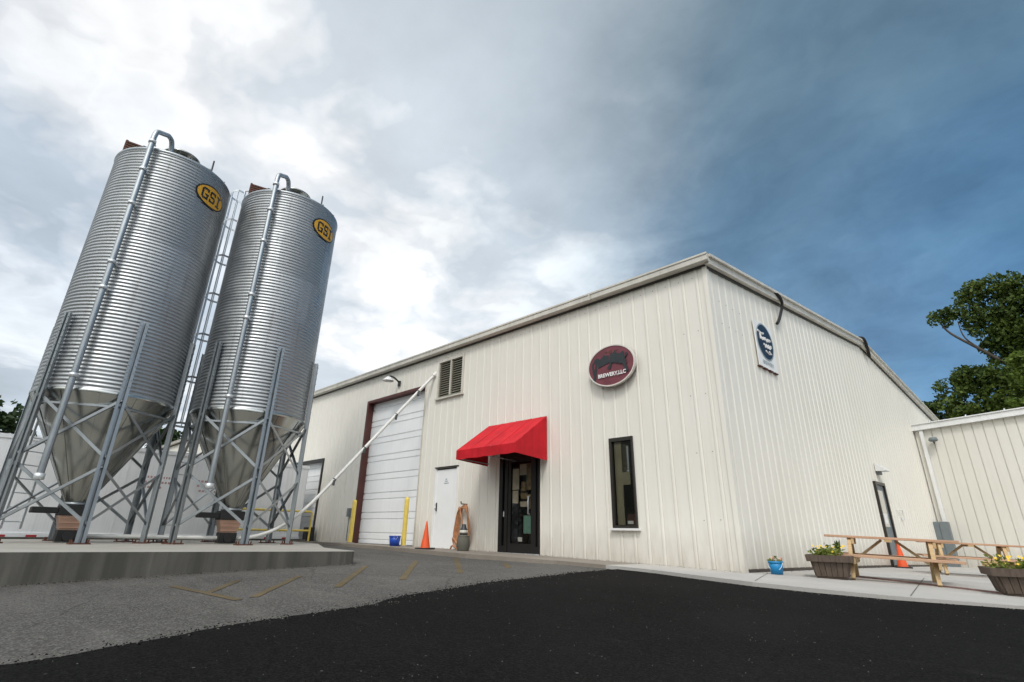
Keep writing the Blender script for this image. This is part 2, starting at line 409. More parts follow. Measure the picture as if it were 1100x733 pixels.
# concrete walk: apron before the facade, paler patio to the right
ap = [(-22.6,9.45),(-22.6,9.44)] ; ap = [(-18.7,9.55),(-18.7,8.35)] + wobble([(-18.7,8.35),(-15,8.1),(-12,7.95),(-9.6,7.72),(-8.63,7.66),(-6.52,8.11),(-5.5,8.16)], .05, .3, 5) + [(-5.5,9.55)]
mb = sheet(ap, zb, 0, .6, skirt=.3)
tag(mb.build('concrete_apron', M['apron']), kind='structure')
pt = [(-5.497,9.55)] + walk_front + [(9,27),(-3.0,27)]
wp = [(-5.497,9.55)] + walk_front[:1] + wobble(walk_front, .02, .3, 8) + [(9,27),(-5.497,27)]
tag(sheet(wp, zb, 0.0, .6, skirt=.3).build('concrete_patio', M['walk']), kind='structure')
def stripe(p, q, w, zf, name, m, dz, seed=0):
    p, q = Vector(p), Vector(q); d = (q-p).normalized(); n = Vector((-d.y, d.x))*w/2
    L = (q-p).length; k = max(3, int(L/.12)); l = []; r = []
    for i in range(k+1):
        c = p + d*L*i/k; j = mnoise.noise(Vector((c.x*6, c.y*6, seed)))*.025; j2 = mnoise.noise(Vector((c.x*6, c.y*6, seed+9)))*.025
        l.append(c+n*(1+j*10)); r.append(c-n*(1+j2*10))
    poly = [tuple(v) for v in r] + [tuple(v) for v in l[::-1]]
    return tag(sheet(poly, zf, dz, .4).build(name, m), kind='structure')
for a, b in (((-7.915,2.17),(-6.085,2.304)), ((-6.86,2.232),(-7.904,2.945)), ((-6.173,2.485),(-7.84,3.764)), ((-6.30,3.52),(-8.49,5.243)),
             ((-6.393,4.537),(-8.745,6.494)), ((-6.498,5.679),(-8.80,7.55)), ((-7.36,7.52),(-6.584,6.851))):
    stripe(a, b, .095, za, 'parking_line', M['line'], .005)
mb = MB()
for k in range(12):
    a_, b_ = [(-2.95+3.6*j/12, 11.45-2.1*j/12) for j in (k,k+1)]
    mb.bar((*a_, zb(*a_)+.002), (*b_, zb(*b_)+.002), .05, .04)
tag(mb.build('patio_kerb', M['redline']), kind='structure')
# expansion joints in the patio
for a, b in (((-3.4,9.9),(-2.9,7.9)), ((-1.6,12.6),(-1.2,8.1)), ((-3.2,12.4),(4,12.9)), ((-2.9,17),(4,17.4))):
    stripe(a, b, .012, zb, 'patio_joint', M['stone'], .003)

gm_, gi = MB(), 0
def pebble(x, y, zf, r, mi):
    z = zf(x, y)+.012; a = random.uniform(0, PI); k = r*random.uniform(.5,1)
    gm_.add([(x+r*math.cos(a),y+r*math.sin(a),z),(x-k*math.sin(a),y+k*math.cos(a),z),(x-r*math.cos(a),y-r*math.sin(a),z),(x+k*math.sin(a),y-k*math.cos(a),z),(x,y,z+r*.8)], [(0,1,4),(1,2,4),(2,3,4),(3,0,4)], mi)
for x, y in fr:
    for _ in range(7): pebble(x+random.gauss(-.02,.07), y+random.gauss(0,.05), za, random.uniform(.004,.012), random.choice((0,0,0,1)))
for _ in range(650):
    y = random.uniform(.3,7.5); pebble(random.uniform(-4.2,.5)*1.0, y, za, random.uniform(.002,.006), random.choice((0,1,1)))
for _ in range(900):
    pebble(random.uniform(-9,-4.6), random.uniform(.5,7.3), za, random.uniform(.003,.008), random.choice((1,1,2)))
for i in range(700):
    t_ = random.random(); pebble(-9.757+.80*t_+abs(random.gauss(0,.10))+.02, .595+4.6*t_, za, random.uniform(.004,.014), random.choice((0,1,2,2)))
for i in range(500):
    pebble(random.uniform(-12,-3.6), 9.373-abs(random.gauss(0,.10)), zb, random.uniform(.003,.010), random.choice((0,2,2)))
for i in range(400):
    k_ = random.uniform(.1,14); pebble(-3.56+k_*math.sin(R_(4))+abs(random.gauss(0,.10)), 9.423+k_*math.cos(R_(4)), zb, random.uniform(.003,.011), random.choice((0,2,2)))
for i in range(1, len(walk_front)-2):
    p_, q_ = walk_front[i], walk_front[i+1]
    for _ in range(60):
        t_ = random.random(); pebble(p_[0]+(q_[0]-p_[0])*t_, p_[1]+(q_[1]-p_[1])*t_-.03-abs(random.gauss(0,.06)), za, random.uniform(.004,.011), random.choice((0,1,2)))
tag(gm_.build('loose_grit', [M['fresh'], M['stone'], M['pad_side']]), 'loose black and grey grit scattered over the asphalt and along the walls', 'grit', kind='stuff')

# raised pad under the silos
ZS = -.345
pad = [(-10.49,-3.7),(-9.757,.595),(-8.985,5.12),(-9.03,5.30),(-9.20,5.40),(-11.05,5.75),(-14.4,7.3),(-18.2,7.9),(-18.2,-3.7)]
mb = MB(); n = len(pad)
mb.add([(x,y,ZS) for x,y in pad], [tuple(range(n))[::-1] if False else tuple(range(n))], 0)
for i in range(n):
    p, q = pad[i-1], pad[i]
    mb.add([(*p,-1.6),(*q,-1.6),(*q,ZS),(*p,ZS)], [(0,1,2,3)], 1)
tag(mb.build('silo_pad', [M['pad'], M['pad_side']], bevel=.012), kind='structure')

# ------------------------------------------------------------------ cladding
PITCH = .3048
def prof(t, kind):
    """breakpoints of one rib period: list of (offset, depth)"""
    if kind == 'R': return [(0,0),(.105,0),(.128,.012),(.156,.012),(.178,0),(.180,-.011),(.187,-.011),(.189,0)]
    if kind == 'G': return [(0,0),(.105,0),(.130,.012),(.154,.012),(.180,0)]
    if kind == 'S': return [(0,0),(.138,0),(.140,-.03),(.164,-.03),(.166,0)]
    return [(0,0),(.10,0),(.135,.026),(.17,.026),(.205,0)]
def rib_pts(a, b, kind, ph=0):
    pts = []; k0 = math.floor((a-ph)/PITCH)-1; k1 = math.ceil((b-ph)/PITCH)+1
    seq = []
    for k in range(k0, k1):
        for o, d in prof(0, kind): seq.append((ph+k*PITCH+o, d))
    def val(x):
        for (x0,d0),(x1,d1) in zip(seq, seq[1:]):
            if x0 <= x <= x1: return d0+(d1-d0)*((x-x0)/(x1-x0) if x1 > x0 else 0)
        return 0
    return [(a, val(a))] + [(x,d) for x,d in seq if a+1e-4 < x < b-1e-4] + [(b, val(b))]
def clad(mb, o, u, nrm, a, b, z0, z1, kind='R', ph=0):
    """ribbed sheet on the plane through o, running along u from a to b; z0/z1 numbers or functions of the run"""
    o, u, nrm = Vector(o), Vector(u), Vector(nrm)
    f0 = z0 if callable(z0) else (lambda t: z0); f1 = z1 if callable(z1) else (lambda t: z1)
    pts = rib_pts(a, b, kind, ph); vs = []; fs = []
    for t, d in pts:
        p = o + u*t + nrm*d; vs += [(p.x,p.y,f0(t)), (p.x,p.y,f1(t))]
    for i in range(len(pts)-1): fs.append((2*i, 2*i+2, 2*i+3, 2*i+1))
    mb.add(vs, fs); return mb

FY = 9.423; CX = -3.598
th = R_(4); SD = Vector((math.sin(th), math.cos(th), 0)); SN = Vector((math.cos(th), -math.sin(th), 0))
C0 = Vector((CX, FY, 0)); XL = -44.0; SW = 21.7; EZ = 5.36; RZ = 6.46
def sp(s, z, o=0): p = C0 + SD*s + SN*o; return Vector((p.x, p.y, z))
B = thing('warehouse', 'long cream ribbed metal building with low gable roof and red awning over its door', 'building', (CX, FY, -.5))
ops = [(-21.4,-19.06,-1.7,2.52), (-16.20,-12.87,-1,4.32), (-12.02,-11.10,-1,1.72), (-12.24,-11.06,3.84,5.02), (-9.42,-8.09,-1,2.02), (-6.12,-5.55,.157,1.965)]
mb = MB(); cuts = sorted(set([XL, CX] + [c for o in ops for c in o[:2]]))
for a, b in zip(cuts, cuts[1:]):
    m = (a+b)/2; sp_ = sorted([(o[2],o[3]) for o in ops if o[0] < m < o[1]]); z = -1.7 if b <= -18.7 else -.85
    for lo, hi in sp_:
        if lo > z: clad(mb, (0,FY,0), (1,0,0), (0,-1,0), a, b, z, lo)
        z = max(z, hi)
    clad(mb, (0,FY,0), (1,0,0), (0,-1,0), a, b, z, EZ)
def screws(mb, o, u, nrm, a, b, zs, ph):
    o, u, nrm = Vector(o), Vector(u), Vector(nrm); k = math.ceil((a-ph)/PITCH)
    while ph+k*PITCH < b:
        t = ph+k*PITCH+.06
        for z in zs: 
            if a < t < b: c = o+u*t+nrm*.004+Vector((0,0,z+random.uniform(-.006,.006))); mb.obox((c.x,c.y,c.z), u*.006, nrm*.004, (0,0,.006), 1)
        k += 1
screws(mb, (0,FY,0), (1,0,0), (0,-1,0), -30, CX-.1, (5.08,), 0); screws(mb, (0,FY,0), (1,0,0), (0,-1,0), -4.3, CX-.1, (.3,1.5,2.6,3.9), 0)
front = mb.build('front_wall', [M['clad'], M['rust']], B)
# gable wall
DS0, DS1, DZ1 = 8.83, 9.83, 1.64
def rake(s): return (EZ + (RZ-EZ)*(s/(SW/2)) if s < SW/2 else RZ - (RZ-EZ)*((s-SW/2)/(SW/2))) - .05
mb = MB()
clad(mb, C0, SD, SN, 0, DS0, -1.2, rake, 'G', .05); clad(mb, C0, SD, SN, DS0, DS1, DZ1, rake, 'G', .05); clad(mb, C0, SD, SN, DS1, SW/2, -1.2, rake, 'G', .05)
clad(mb, C0, SD, SN, SW/2, SW, -1.2, rake, 'G', .05)
screws(mb, C0, SD, SN, .15, 1.6, (4.1,4.6), .05)
mb.build('gable_wall', [M['clad_side'], M['rust']], B)
# hidden sides
mb = MB()
fl = Vector((XL, FY, 0)); bl = fl + SD*SW; br = C0 + SD*SW
mb.add([(fl.x,fl.y,-1.7),(bl.x,bl.y,-1.2),(bl.x,bl.y,EZ),((fl.x+bl.x)/2,(fl.y+bl.y)/2,RZ-.05),(fl.x,fl.y,EZ)], [(0,1,2,3,4)])
mb.add([(bl.x,bl.y,-1.2),(br.x,br.y,-1.2),(br.x,br.y,EZ),(bl.x,bl.y,EZ)], [(0,1,2,3)])
mb.build('rear_wall', M['clad'], B)
# roof
mb = MB()
e0, e1 = C0 + SN*.12 - SD*.10, fl - SD*.10
rr0, rr1 = C0 + SN*.12 + SD*SW/2, fl + SD*SW/2
b0, b1 = C0 + SN*.12 + SD*(SW+.1), fl + SD*(SW+.1)
def q3(p, z): return (p.x, p.y, z)
mb.add([q3(e0,EZ+.03), q3(rr0,RZ+.03), q3(rr1,RZ+.03), q3(e1,EZ+.03), q3(e0,EZ+.07), q3(rr0,RZ+.07), q3(rr1,RZ+.07), q3(e1,EZ+.07)],
       [(0,3,2,1),(4,5,6,7),(0,1,5,4),(1,2,6,5),(2,3,7,6),(3,0,4,7)][:0] + [(0,1,2,3),(7,6,5,4),(0,4,5,1),(2,6,7,3),(3,7,4,0)])
mb.add([q3(rr0,RZ+.03), q3(b0,EZ+.03), q3(b1,EZ+.03), q3(rr1,RZ+.03), q3(rr0,RZ+.07), q3(b0,EZ+.07), q3(b1,EZ+.07), q3(rr1,RZ+.07)],
       [(0,1,2,3),(7,6,5,4),(0,4,5,1),(2,6,7,3),(1,5,6,2)])
k = 0.15
while k < (CX-XL):
    p, q, r = C0 - Vector((k,0,0)), C0 - Vector((k,0,0)) + SD*SW/2, C0 - Vector((k,0,0)) + SD*SW
    mb.bar((p.x,p.y,EZ+.085), (q.x,q.y,RZ+.085), .05, .03); mb.bar((q.x,q.y,RZ+.085), (r.x,r.y,EZ+.085), .05, .03); k += .61
mb.build('roof', M['roof'], B)
# eave gutter on the facade, rake trim on the gable
gp = [(0,0),(0,-.165),(-.03,-.175),(-.125,-.175),(-.15,-.15),(-.15,-.03),(-.165,-.03),(-.165,.012),(-.14,.012),(-.14,0)]
mb = MB(); vs = []
for x in (XL, CX+.13):
    vs += [(x, FY-.034+y, EZ+.10+z) for y, z in gp]
n = len(gp); mb.add(vs, [(i, (i+1)%n, n+(i+1)%n, n+i) for i in range(n)] + [tuple(range(n)), tuple(range(n,2*n))[::-1]])
for x in np.arange(-43, -4, 6.1): mb.box((x,FY-.202,EZ-.08),(x+.05,FY-.1985,EZ+.11))
mb.build('gutter', M['trim'], B)
mb = MB(); mb.box((XL,FY-.030,EZ-.115),(CX+.02,FY-.003,EZ-.06)); mb.build('eave_shadow_strip', M['shade_dark'], B)  # dark strip painting the shadow line under the gutter
mb = MB()
for s0, s1, za0, za1 in ((-.10,SW/2,EZ,RZ),(SW/2,SW+.1,RZ,EZ)):
    p0, p1 = sp(s0,za0,.085), sp(s1,za1,.085)
    mb.obox((p0+p1)/2+Vector((0,0,-.035)), SN*.045, (p1-p0)/2, Vector((0,0,.085)))
    p0, p1 = sp(s0,za0,.15), sp(s1,za1,.15)
    mb.obox((p0+p1)/2+Vector((0,0,.06)), SN*.030, (p1-p0)/2, Vector((0,0,.03)))
mb.build('rake_trim', M['trim'], B)
mb = MB()
for s0, s1 in ((0,SW/2),(SW/2,SW)):
    p0, p1 = sp(s0, rake(s0)-.085, .016), sp(s1, rake(s1)-.085, .016)
    mb.obox((p0+p1)/2, SN*.013, (p1-p0)/2, Vector((0,0,.035)))
mb.build('rake_shadow_strip', M['shade_dark'], B)  # dark strips drawn as the shade below the rake trim
# corner trim and base angle
mb = MB()
mb.box((CX-.07,FY-.028,-.8),(CX+.026,FY-.023,EZ-.08)); mb.obox(sp(.02,(EZ-.88)/2,.0255), SD*.05, SN*.0025, Vector((0,0,(EZ+.72)/2)))
mb.build('corner_trim', M['clad'], B)
M['foot'] = paint('grimy_base_flashing', (.085,.066,.052), .8, .2, 6)
for sa, sb in ((.12, DS0-.02), (DS1+.02, 17.0)):
    n = int((sb-sa)/.5)+1; vs = []
    for k in range(n+1):
        p_ = sp(sa+(sb-sa)*k/n, 0, 0); z_ = zb(p_.x, p_.y)
        for o_, dz in ((.020,-.05),(.020,.045),(.005,.055)): q_ = sp(sa+(sb-sa)*k/n, z_+dz, o_); vs.append(q_)
    mb = MB(); mb.add(vs, [(3*i+j, 3*i+3+j, 3*i+4+j, 3*i+1+j) for i in range(n) for j in (0,1)]); mb.build('base_rail', M['foot'], B)

# roll-up garage door, recessed
def sect_door(mb, x0, x1, y, z0, z1, sec=.615):
    z = z1; pr = []
    while z > z0:
        for o, d in ((0,0),(.010,.030),(.034,.030),(.044,0),(.20,0),(.210,.026),(.232,.026),(.242,0)):
            if z-o >= z0: pr.append((z-o, d))
        z -= sec
    pr.append((z0, 0)); vs = []; fs = []
    for zz, d in pr: vs += [(x0,y+d,zz),(x1,y+d,zz)]
    for i in range(len(pr)-1): fs.append((2*i,2*i+2,2*i+3,2*i+1))
    mb.add(vs, fs)
    return mb
gx0, gx1, gz1 = -16.20, -12.87, 4.32
gd = sect_door(MB(), gx0+.02, gx1-.02, FY+.17, -.45, gz1-.03).build('garage_door', M['rollup'], B)
mb = MB()
mb.box((gx0-.075,FY-.045,-.42),(gx0+.03,FY+.20,gz1+.07)); mb.box((gx0+.03,FY-.045,gz1-.02),(gx1-.01,FY+.20,gz1+.07))
mb.build('garage_door_frame', M['maroon'], gd)
mb = MB(); mb.box((gx1-.01,FY-.030,-.42),(gx1+.03,FY+.20,gz1+.07)); mb.build('side_jamb', M['trim'], gd)
mb = MB(); mb.box((gx0+.04,FY+.13,-.44),(gx1-.04,FY+.165,-.36)); mb.build('bottom_seal', M['rubber'], gd)
# loading dock door
dd = sect_door(MB(), -21.4, -19.06, FY+.12, -.45, 2.50, .5).build('dock_door', M['rollup'], B)
mb = MB(); mb.box((-21.48,FY-.05,2.48),(-19.02,FY+.10,2.60)); mb.box((-19.10,FY-.048,-.4),(-19.02,FY+.1,2.48)); mb.build('dock_door_frame', M['bronze'], dd)
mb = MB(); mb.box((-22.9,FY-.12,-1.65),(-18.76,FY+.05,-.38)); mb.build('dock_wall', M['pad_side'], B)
mb = MB(); mb.box((-19.02,FY-.42,-.62),(-18.72,FY-.121,.10)); mb.build('dock_bumper', M['rubber'], B, bevel=.02)
# white personnel door
mb = MB(); mb.box((-12.00,FY-.012,-.395),(-11.12,FY+.03,1.685))
for z, w in ((1.415,.075),(1.36,.12),(1.305,.19)):
    x = -11.56-w/2
    while x < -11.56+w/2:
        mb.box((x,FY-.0155,z-.014),(x+.018,FY-.0125,z+.014), 1); x += .026
wd = mb.build('white_door', [M['white_door'], M['sign_grey']], B)
mb = MB(); mb.box((-12.05,FY-.036,-.395),(-12.004,FY+.03,1.73)); mb.box((-11.116,FY-.036,-.395),(-11.07,FY+.03,1.73)); mb.build('door_frame', M['white_door'], wd)
mb = MB(); mb.box((-12.06,FY-.062,1.735),(-11.06,FY+.0,1.765)); mb.build('drip_cap', M['bronze'], wd)
mb = MB(); mb.tube([(-11.93,FY-.012,.62),(-11.93,FY-.07,.62),(-11.86,FY-.07,.62)], .012, 8); mb.tube([(-11.93,FY-.012,.73),(-11.93,FY-.035,.73)], .022, 10); mb.box((-11.96,FY-.016,.56),(-11.90,FY-.0125,.79)); mb.build('handle', M['steel_dark'], wd)
# louvre
lv = MB(); 
for x0, x1 in ((-12.20,-11.67),(-11.63,-11.12)):
    z = 3.90
    while z < 4.97: lv.obox(((x0+x1)/2,FY+.02,z), ((x1-x0)/2,0,0), (0,.034,.026), (0,.003,-.004)); z += .072
louv = lv.build('louvre', M['blade'], B)
mb = MB(); mb.box((-12.24,FY+.06,3.84),(-11.06,FY+.075,5.02)); mb.build('louvre_backing', M['dark'], louv)
mb = MB()
for x0, x1, z0, z1 in ((-12.26,-12.20,3.84,5.03),(-11.67,-11.63,3.88,4.98),(-11.12,-11.05,3.84,5.03),(-12.20,-11.12,4.98,5.03)): mb.box((x0,FY-.045,z0),(x1,FY+.05,z1))
mb.box((-12.30,FY-.075,3.79),(-11.02,FY+.05,3.838)); mb.build('louvre_frame', M['trim'], louv)
# entrance: black storefront
ex0, ex1, ez0, ez1 = -9.42, -8.09, -.44, 2.02
en = MB()
for x0, x1, z0, z1 in ((ex0,ex0+.12,ez0,ez1),(-9.22,-9.12,ez0,ez1),(-8.24,-8.20,ez0,ez1),(ex1-.05,ex1,ez0,ez1),(ex0+.12,-9.22,1.86,ez1),(-9.12,-8.24,1.80,ez1),(-8.20,ex1-.05,1.86,ez1),(ex0+.12,-9.22,ez0,-.26),(-8.20,ex1-.05,ez0,-.26)):
    en.box((x0,FY-.045,z0),(x1,FY+.08,z1))
ent = en.build('entrance_frame', M['black'], B)
d = MB()
for x0, x1, z0, z1 in ((-9.115,-9.02,ez0+.03,1.795),(-8.36,-8.245,ez0+.03,1.795),(-9.02,-8.36,1.68,1.795),(-9.02,-8.36,ez0+.03,-.20)):
    d.box((x0,FY-.030,z0),(x1,FY+.02,z1))
ed = d.build('entrance_door', M['black'], ent)
mb = MB(); mb.add([(-9.02,FY-.004,-.20),(-8.36,FY-.004,-.20),(-8.36,FY-.004,1.68),(-9.02,FY-.004,1.68)], [(0,1,2,3)]); mb.build('door_pane', M['glass_door'], ed)
mb = MB(); mb.tube([(-8.40,FY-.03,.45),(-8.40,FY-.085,.45),(-8.40,FY-.085,.85),(-8.40,FY-.03,.85)], .014, 8); mb.build('pull_handle', M['galv_bright'], ed)
for x0, x1 in ((ex0+.12,-9.22),(-8.20,ex1-.05)):
    mb = MB(); mb.add([(x0,FY,-.26),(x1,FY,-.26),(x1,FY,1.86),(x0,FY,1.86)], [(0,1,2,3)]); mb.build('sidelight_pane', M['glass_door'], ent)
PO = [(-9.0,1.02,-8.78,1.52,0),(-8.99,.70,-8.80,1.0,0),(-8.74,.62,-8.44,.74,0),(-8.70,.98,-8.56,1.2,1),(-8.54,1.0,-8.38,1.62,1),(-8.76,1.36,-8.52,1.62,0),(-8.72,.80,-8.50,.94,1),(-8.62,.02,-8.38,.42,2),(-8.5,.56,-8.4,.9,1)]
for i, (x0,z0,x1,z1,k) in enumerate(PO):
    mb = MB(); mb.box((x0,FY+.006,z0),(x1,FY+.009,z1)); mb.build('poster', (M['poster'],M['poster2'],M['poster3'])[k], ed)
mb = MB(); mb.box((-8.80,FY+.006,-.16),(-8.66,FY+.009,-.06)); mb.build('sticker', M['sign_white'], ed)
mb = MB(); mb.box((ex0+.13,FY-.004,.40),(-9.225,FY-.001,.52)); mb.build('sticker', M['sign_white'], ent)
mb = MB(); mb.box((ex0,FY-.05,-.46),(ex1,FY+.3,-.41)); mb.build('threshold', M['galv_bright'], ent)
# room behind the glass
mb = MB()
mb.add([(-10.6,FY+.09,-.43),(-4.6,FY+.09,-.43),(-4.6,FY+3.2,-.43),(-10.6,FY+3.2,-.43),(-10.6,FY+.09,2.6),(-4.6,FY+.09,2.6),(-4.6,FY+3.2,2.6),(-10.6,FY+3.2,2.6)], [(0,1,2,3),(4,7,6,5),(1,5,6,2),(2,6,7,3),(3,7,4,0)])
room = mb.build('entrance_room', M['olive_inner'], B)
mb = MB()
for i in range(9):
    x = -10.3+i*.62; h = random.uniform(.5,1.6); mb.box((x,FY+1.6+.3*(i%3),-.42),(x+.42,FY+2.1+.3*(i%3),h))
mb.build('shelving', M['poster2'], room)
# window
wx0, wx1, wz0, wz1 = -6.12, -5.55, .157, 1.965
w = MB()
for x0,x1,z0,z1 in ((wx0,wx0+.06,wz0,wz1),(wx1-.035,wx1,wz0,wz1),(wx0+.06,wx1-.035,wz1-.075,wz1),(wx0+.06,wx1-.035,wz0,wz0+.05)): w.box((x0,FY-.045,z0),(x1,FY+.05,z1))
win = w.build('tall_window', M['bronze'], B)
mb = MB(); mb.add([(wx0+.06,FY+.01,wz0+.05),(wx1-.035,FY+.01,wz0+.05),(wx1-.035,FY+.01,wz1-.075),(wx0+.06,FY+.01,wz1-.075)], [(0,1,2,3)]); mb.build('pane', M['glass'], win)
mb = MB(); mb.box((wx0-.05,FY-.085,wz0-.045),(wx1+.05,FY+.02,wz0-.004)); mb.build('sill', M['white'], win)
mb = MB()
z = 1.83
while z > 1.0: mb.obox((-5.93,FY+.10,z), (.13,0,0), (0,.014,-.010), (0,.001,.0015)); z -= .034
mb.build('blind', M['olive_inner'], win)
mb = MB(); mb.box((-6.05,FY+.05,.22),(-5.88,FY+.07,1.9)); mb.box((-5.88,FY+.05,1.0),(-5.70,FY+.07,1.25)); mb.build('olive_inner', M['olive_inner'], win)  # added olive panel standing in for the lit wall inside
mb = MB(); mb.box((-5.82,FY+.06,.22),(-5.60,FY+.10,.42)); mb.build('flower_box', M['rust'], win)
mb = MB(); mb.tube([(-5.78,FY+.15,1.8),(-5.78,FY+.15,1.32)], .05, 10); mb.lathe([(.0,0),(.07,.02),(.07,.12),(0,.14)], 14, (-5.78,FY+.15,1.20)); mb.build('hanging_lamp', M['galv_leg'], win)
mb = MB(); mb.box((-5.80,FY+.02,.235),(-5.67,FY+.023,.295)); mb.build('sticker', M['sign_white'], win)
# side door in the gable
mb = MB()
for s0,s1,z0,z1 in ((DS0,DS0+.06,-.68,DZ1),(DS1-.10,DS1,-.68,DZ1),(DS0+.06,DS1-.10,DZ1-.08,DZ1)):
    p = sp((s0+s1)/2,(z0+z1)/2,.01); mb.obox(p, SD*(s1-s0)/2, SN*.06, Vector((0,0,(z1-z0)/2)))
sdoor = mb.build('side_door_frame', M['bronze'], B)
mb = MB(); mb.obox(sp((DS0+DS1)/2-.02,.48,.0), SD*.42, SN*.02, Vector((0,0,1.09))); sl = mb.build('side_door', M['greybox'], sdoor)
mb = MB(); mb.obox(sp(DS0+.45,.9,.022), SD*.25, SN*.004, Vector((0,0,.5))); mb.build('door_pane', M['glass'], sl)
mb = MB(); mb.obox(sp(DS0+.42,.62,.03), SD*.13, SN*.003, Vector((0,0,.14))); mb.build('notice', M['sign_white'], sl)

# ------------------------------------------------------------------ lean-to extension on the right
EY = 25.68; EX0 = -2.46; EX1 = 16.0
EB = thing('lean_to_building', 'lower grey cream metal extension with fine upright seams joined to the gable wall', 'building', (EX0, EY, -.8))
mb = MB()
def ez(t): return 4.14 + .068*(min(t,4.5)-EX0)
clad(mb, (0,EY,0), (1,0,0), (0,-1,0), EX0+.03, EX1, -1.3, ez, 'S', .08)
mb.build('front_wall', M['clad_ext'], EB)
mb = MB()
mb.add([(EX1,EY,-1.3),(EX1,EY+9,-1.3),(EX1,EY+9,4.6),(EX1,EY,4.6)], [(0,1,2,3)]); mb.add([(EX0,EY+9,-1.3),(EX1,EY+9,-1.3),(EX1,EY+9,4.6),(EX0,EY+9,4.3)], [(0,1,2,3)])
mb.build('rear_wall', M['clad_ext'], EB)
mb = MB(); p0, p1 = Vector((EX0-.05,EY-.09,ez(EX0)+.09)), Vector((4.5,EY-.09,ez(4.5)+.09))
mb.obox((p0+p1)/2, (p1-p0)/2, (0,.075,0), (0,0,.105)); mb.obox((p0+p1)/2+Vector((0,-.015,.125)), (p1-p0)/2, (0,.10,0), (0,0,.018))
mb.obox(((4.5+EX1)/2,EY-.09,ez(4.5)+.09), ((EX1-4.5)/2,0,0), (0,.075,0), (0,0,.105)); mb.build('fascia', M['white'], EB)
mb = MB(); mb.add([(EX0+.1,EY-.1,ez(EX0)+.2),(EX1,EY-.1,ez(9)+.2),(EX1,EY+9,ez(9)+.5),(EX0+.1,EY+9,ez(EX0)+.5)], [(0,1,2,3)]); mb.build('roof', M['roof'], EB)
mb = MB(); mb.box((EX0+.18,EY-.12,-.75),(EX0+.30,EY-.02,ez(EX0)-.01)); mb.box((EX0+.165,EY-.125,1.2),(EX0+.315,EY-.015,1.24)); mb.box((EX0+.165,EY-.125,3.1),(EX0+.315,EY-.015,3.14)); mb.build('downspout', M['white'], EB)
for k in range(6):
    mb = MB(); mb.lathe([(.0,0),(.03,0),(.02,.06),(0,.07)], 8, (EX0+.6+k*1.1,EY-.12,ez(EX0+.6+k*1.1)+.235)); mb.build('fascia_cap', M['galv_bright'], EB)

# ------------------------------------------------------------------ awning
A = thing('awning', 'red canvas shed awning above the black glass entrance door', 'awning', (-8.85, FY-.04, 1.62))
ax0, ax1, ayf, ayw = -9.86, -7.85, 8.29, FY-.04
azt, azf, azb = 2.70, 1.915, 1.70
mb = MB(); nx, ny = 20, 10; vs = []; fs = []
for i in range(nx+1):
    for j in range(ny+1):
        t = j/ny; x = ax0+(ax1-ax0)*i/nx; sag = -.030*math.sin(PI*t)*abs(math.sin(PI*i/nx*4))**.7 + .006*mnoise.noise(Vector((i*.7,j*.7,3)))
        vs.append((x, ayw+(ayf-ayw)*t, azt+(azf-azt)*t+sag))
for i in range(nx):
    for j in range(ny): a = i*(ny+1)+j; fs.append((a,a+1,a+ny+2,a+ny+1))
mb.add(vs, fs, 0, True)
for x in (ax0, ax1): mb.add([(x,ayw,azt),(x,ayf,azf),(x,ayf,azb),(x,ayw,azb-.06)], [(0,1,2,3)])
for f in (.005, .25, .5, .75, .995):
    x = ax0+(ax1-ax0)*f; pv = [(x, ayw+(ayf-ayw)*t, azt+(azf-azt)*t+.004) for t in np.linspace(0,1,9)]
    for p_, q_ in zip(pv, pv[1:]): mb.bar(p_, q_, .016, .006)
mb.build('canopy', M['red'], A)
mb = MB(); vs = []; fs = []; nv = 40
for i in range(nv+1):
    x = ax0+(ax1-ax0)*i/nv; w_ = .008*math.sin(i*1.3)+.006*math.sin(i*.47)
    vs += [(x,ayf-.004,azf),(x,ayf-.006+w_,azb-.012*abs(math.sin(PI*i/nv*4)))]
for i in range(nv): fs.append((2*i,2*i+1,2*i+3,2*i+2))
mb.add(vs, fs, 0, True); mb.build('valance', M['red'], A)
mb = MB()
for x in (ax0+.03, -8.85, ax1-.03):
    mb.tube([(x,ayw,azt-.03),(x,ayf+.03,azf-.03)], .014, 6); mb.tube([(x,ayw,azb),(x,ayf+.03,azb+.03)], .014, 6)
mb.tube([(ax0+.03,ayf+.03,azb+.03),(ax1-.03,ayf+.03,azb+.03)], .014, 6); mb.build('awning_frame', M['galv_leg'], A)

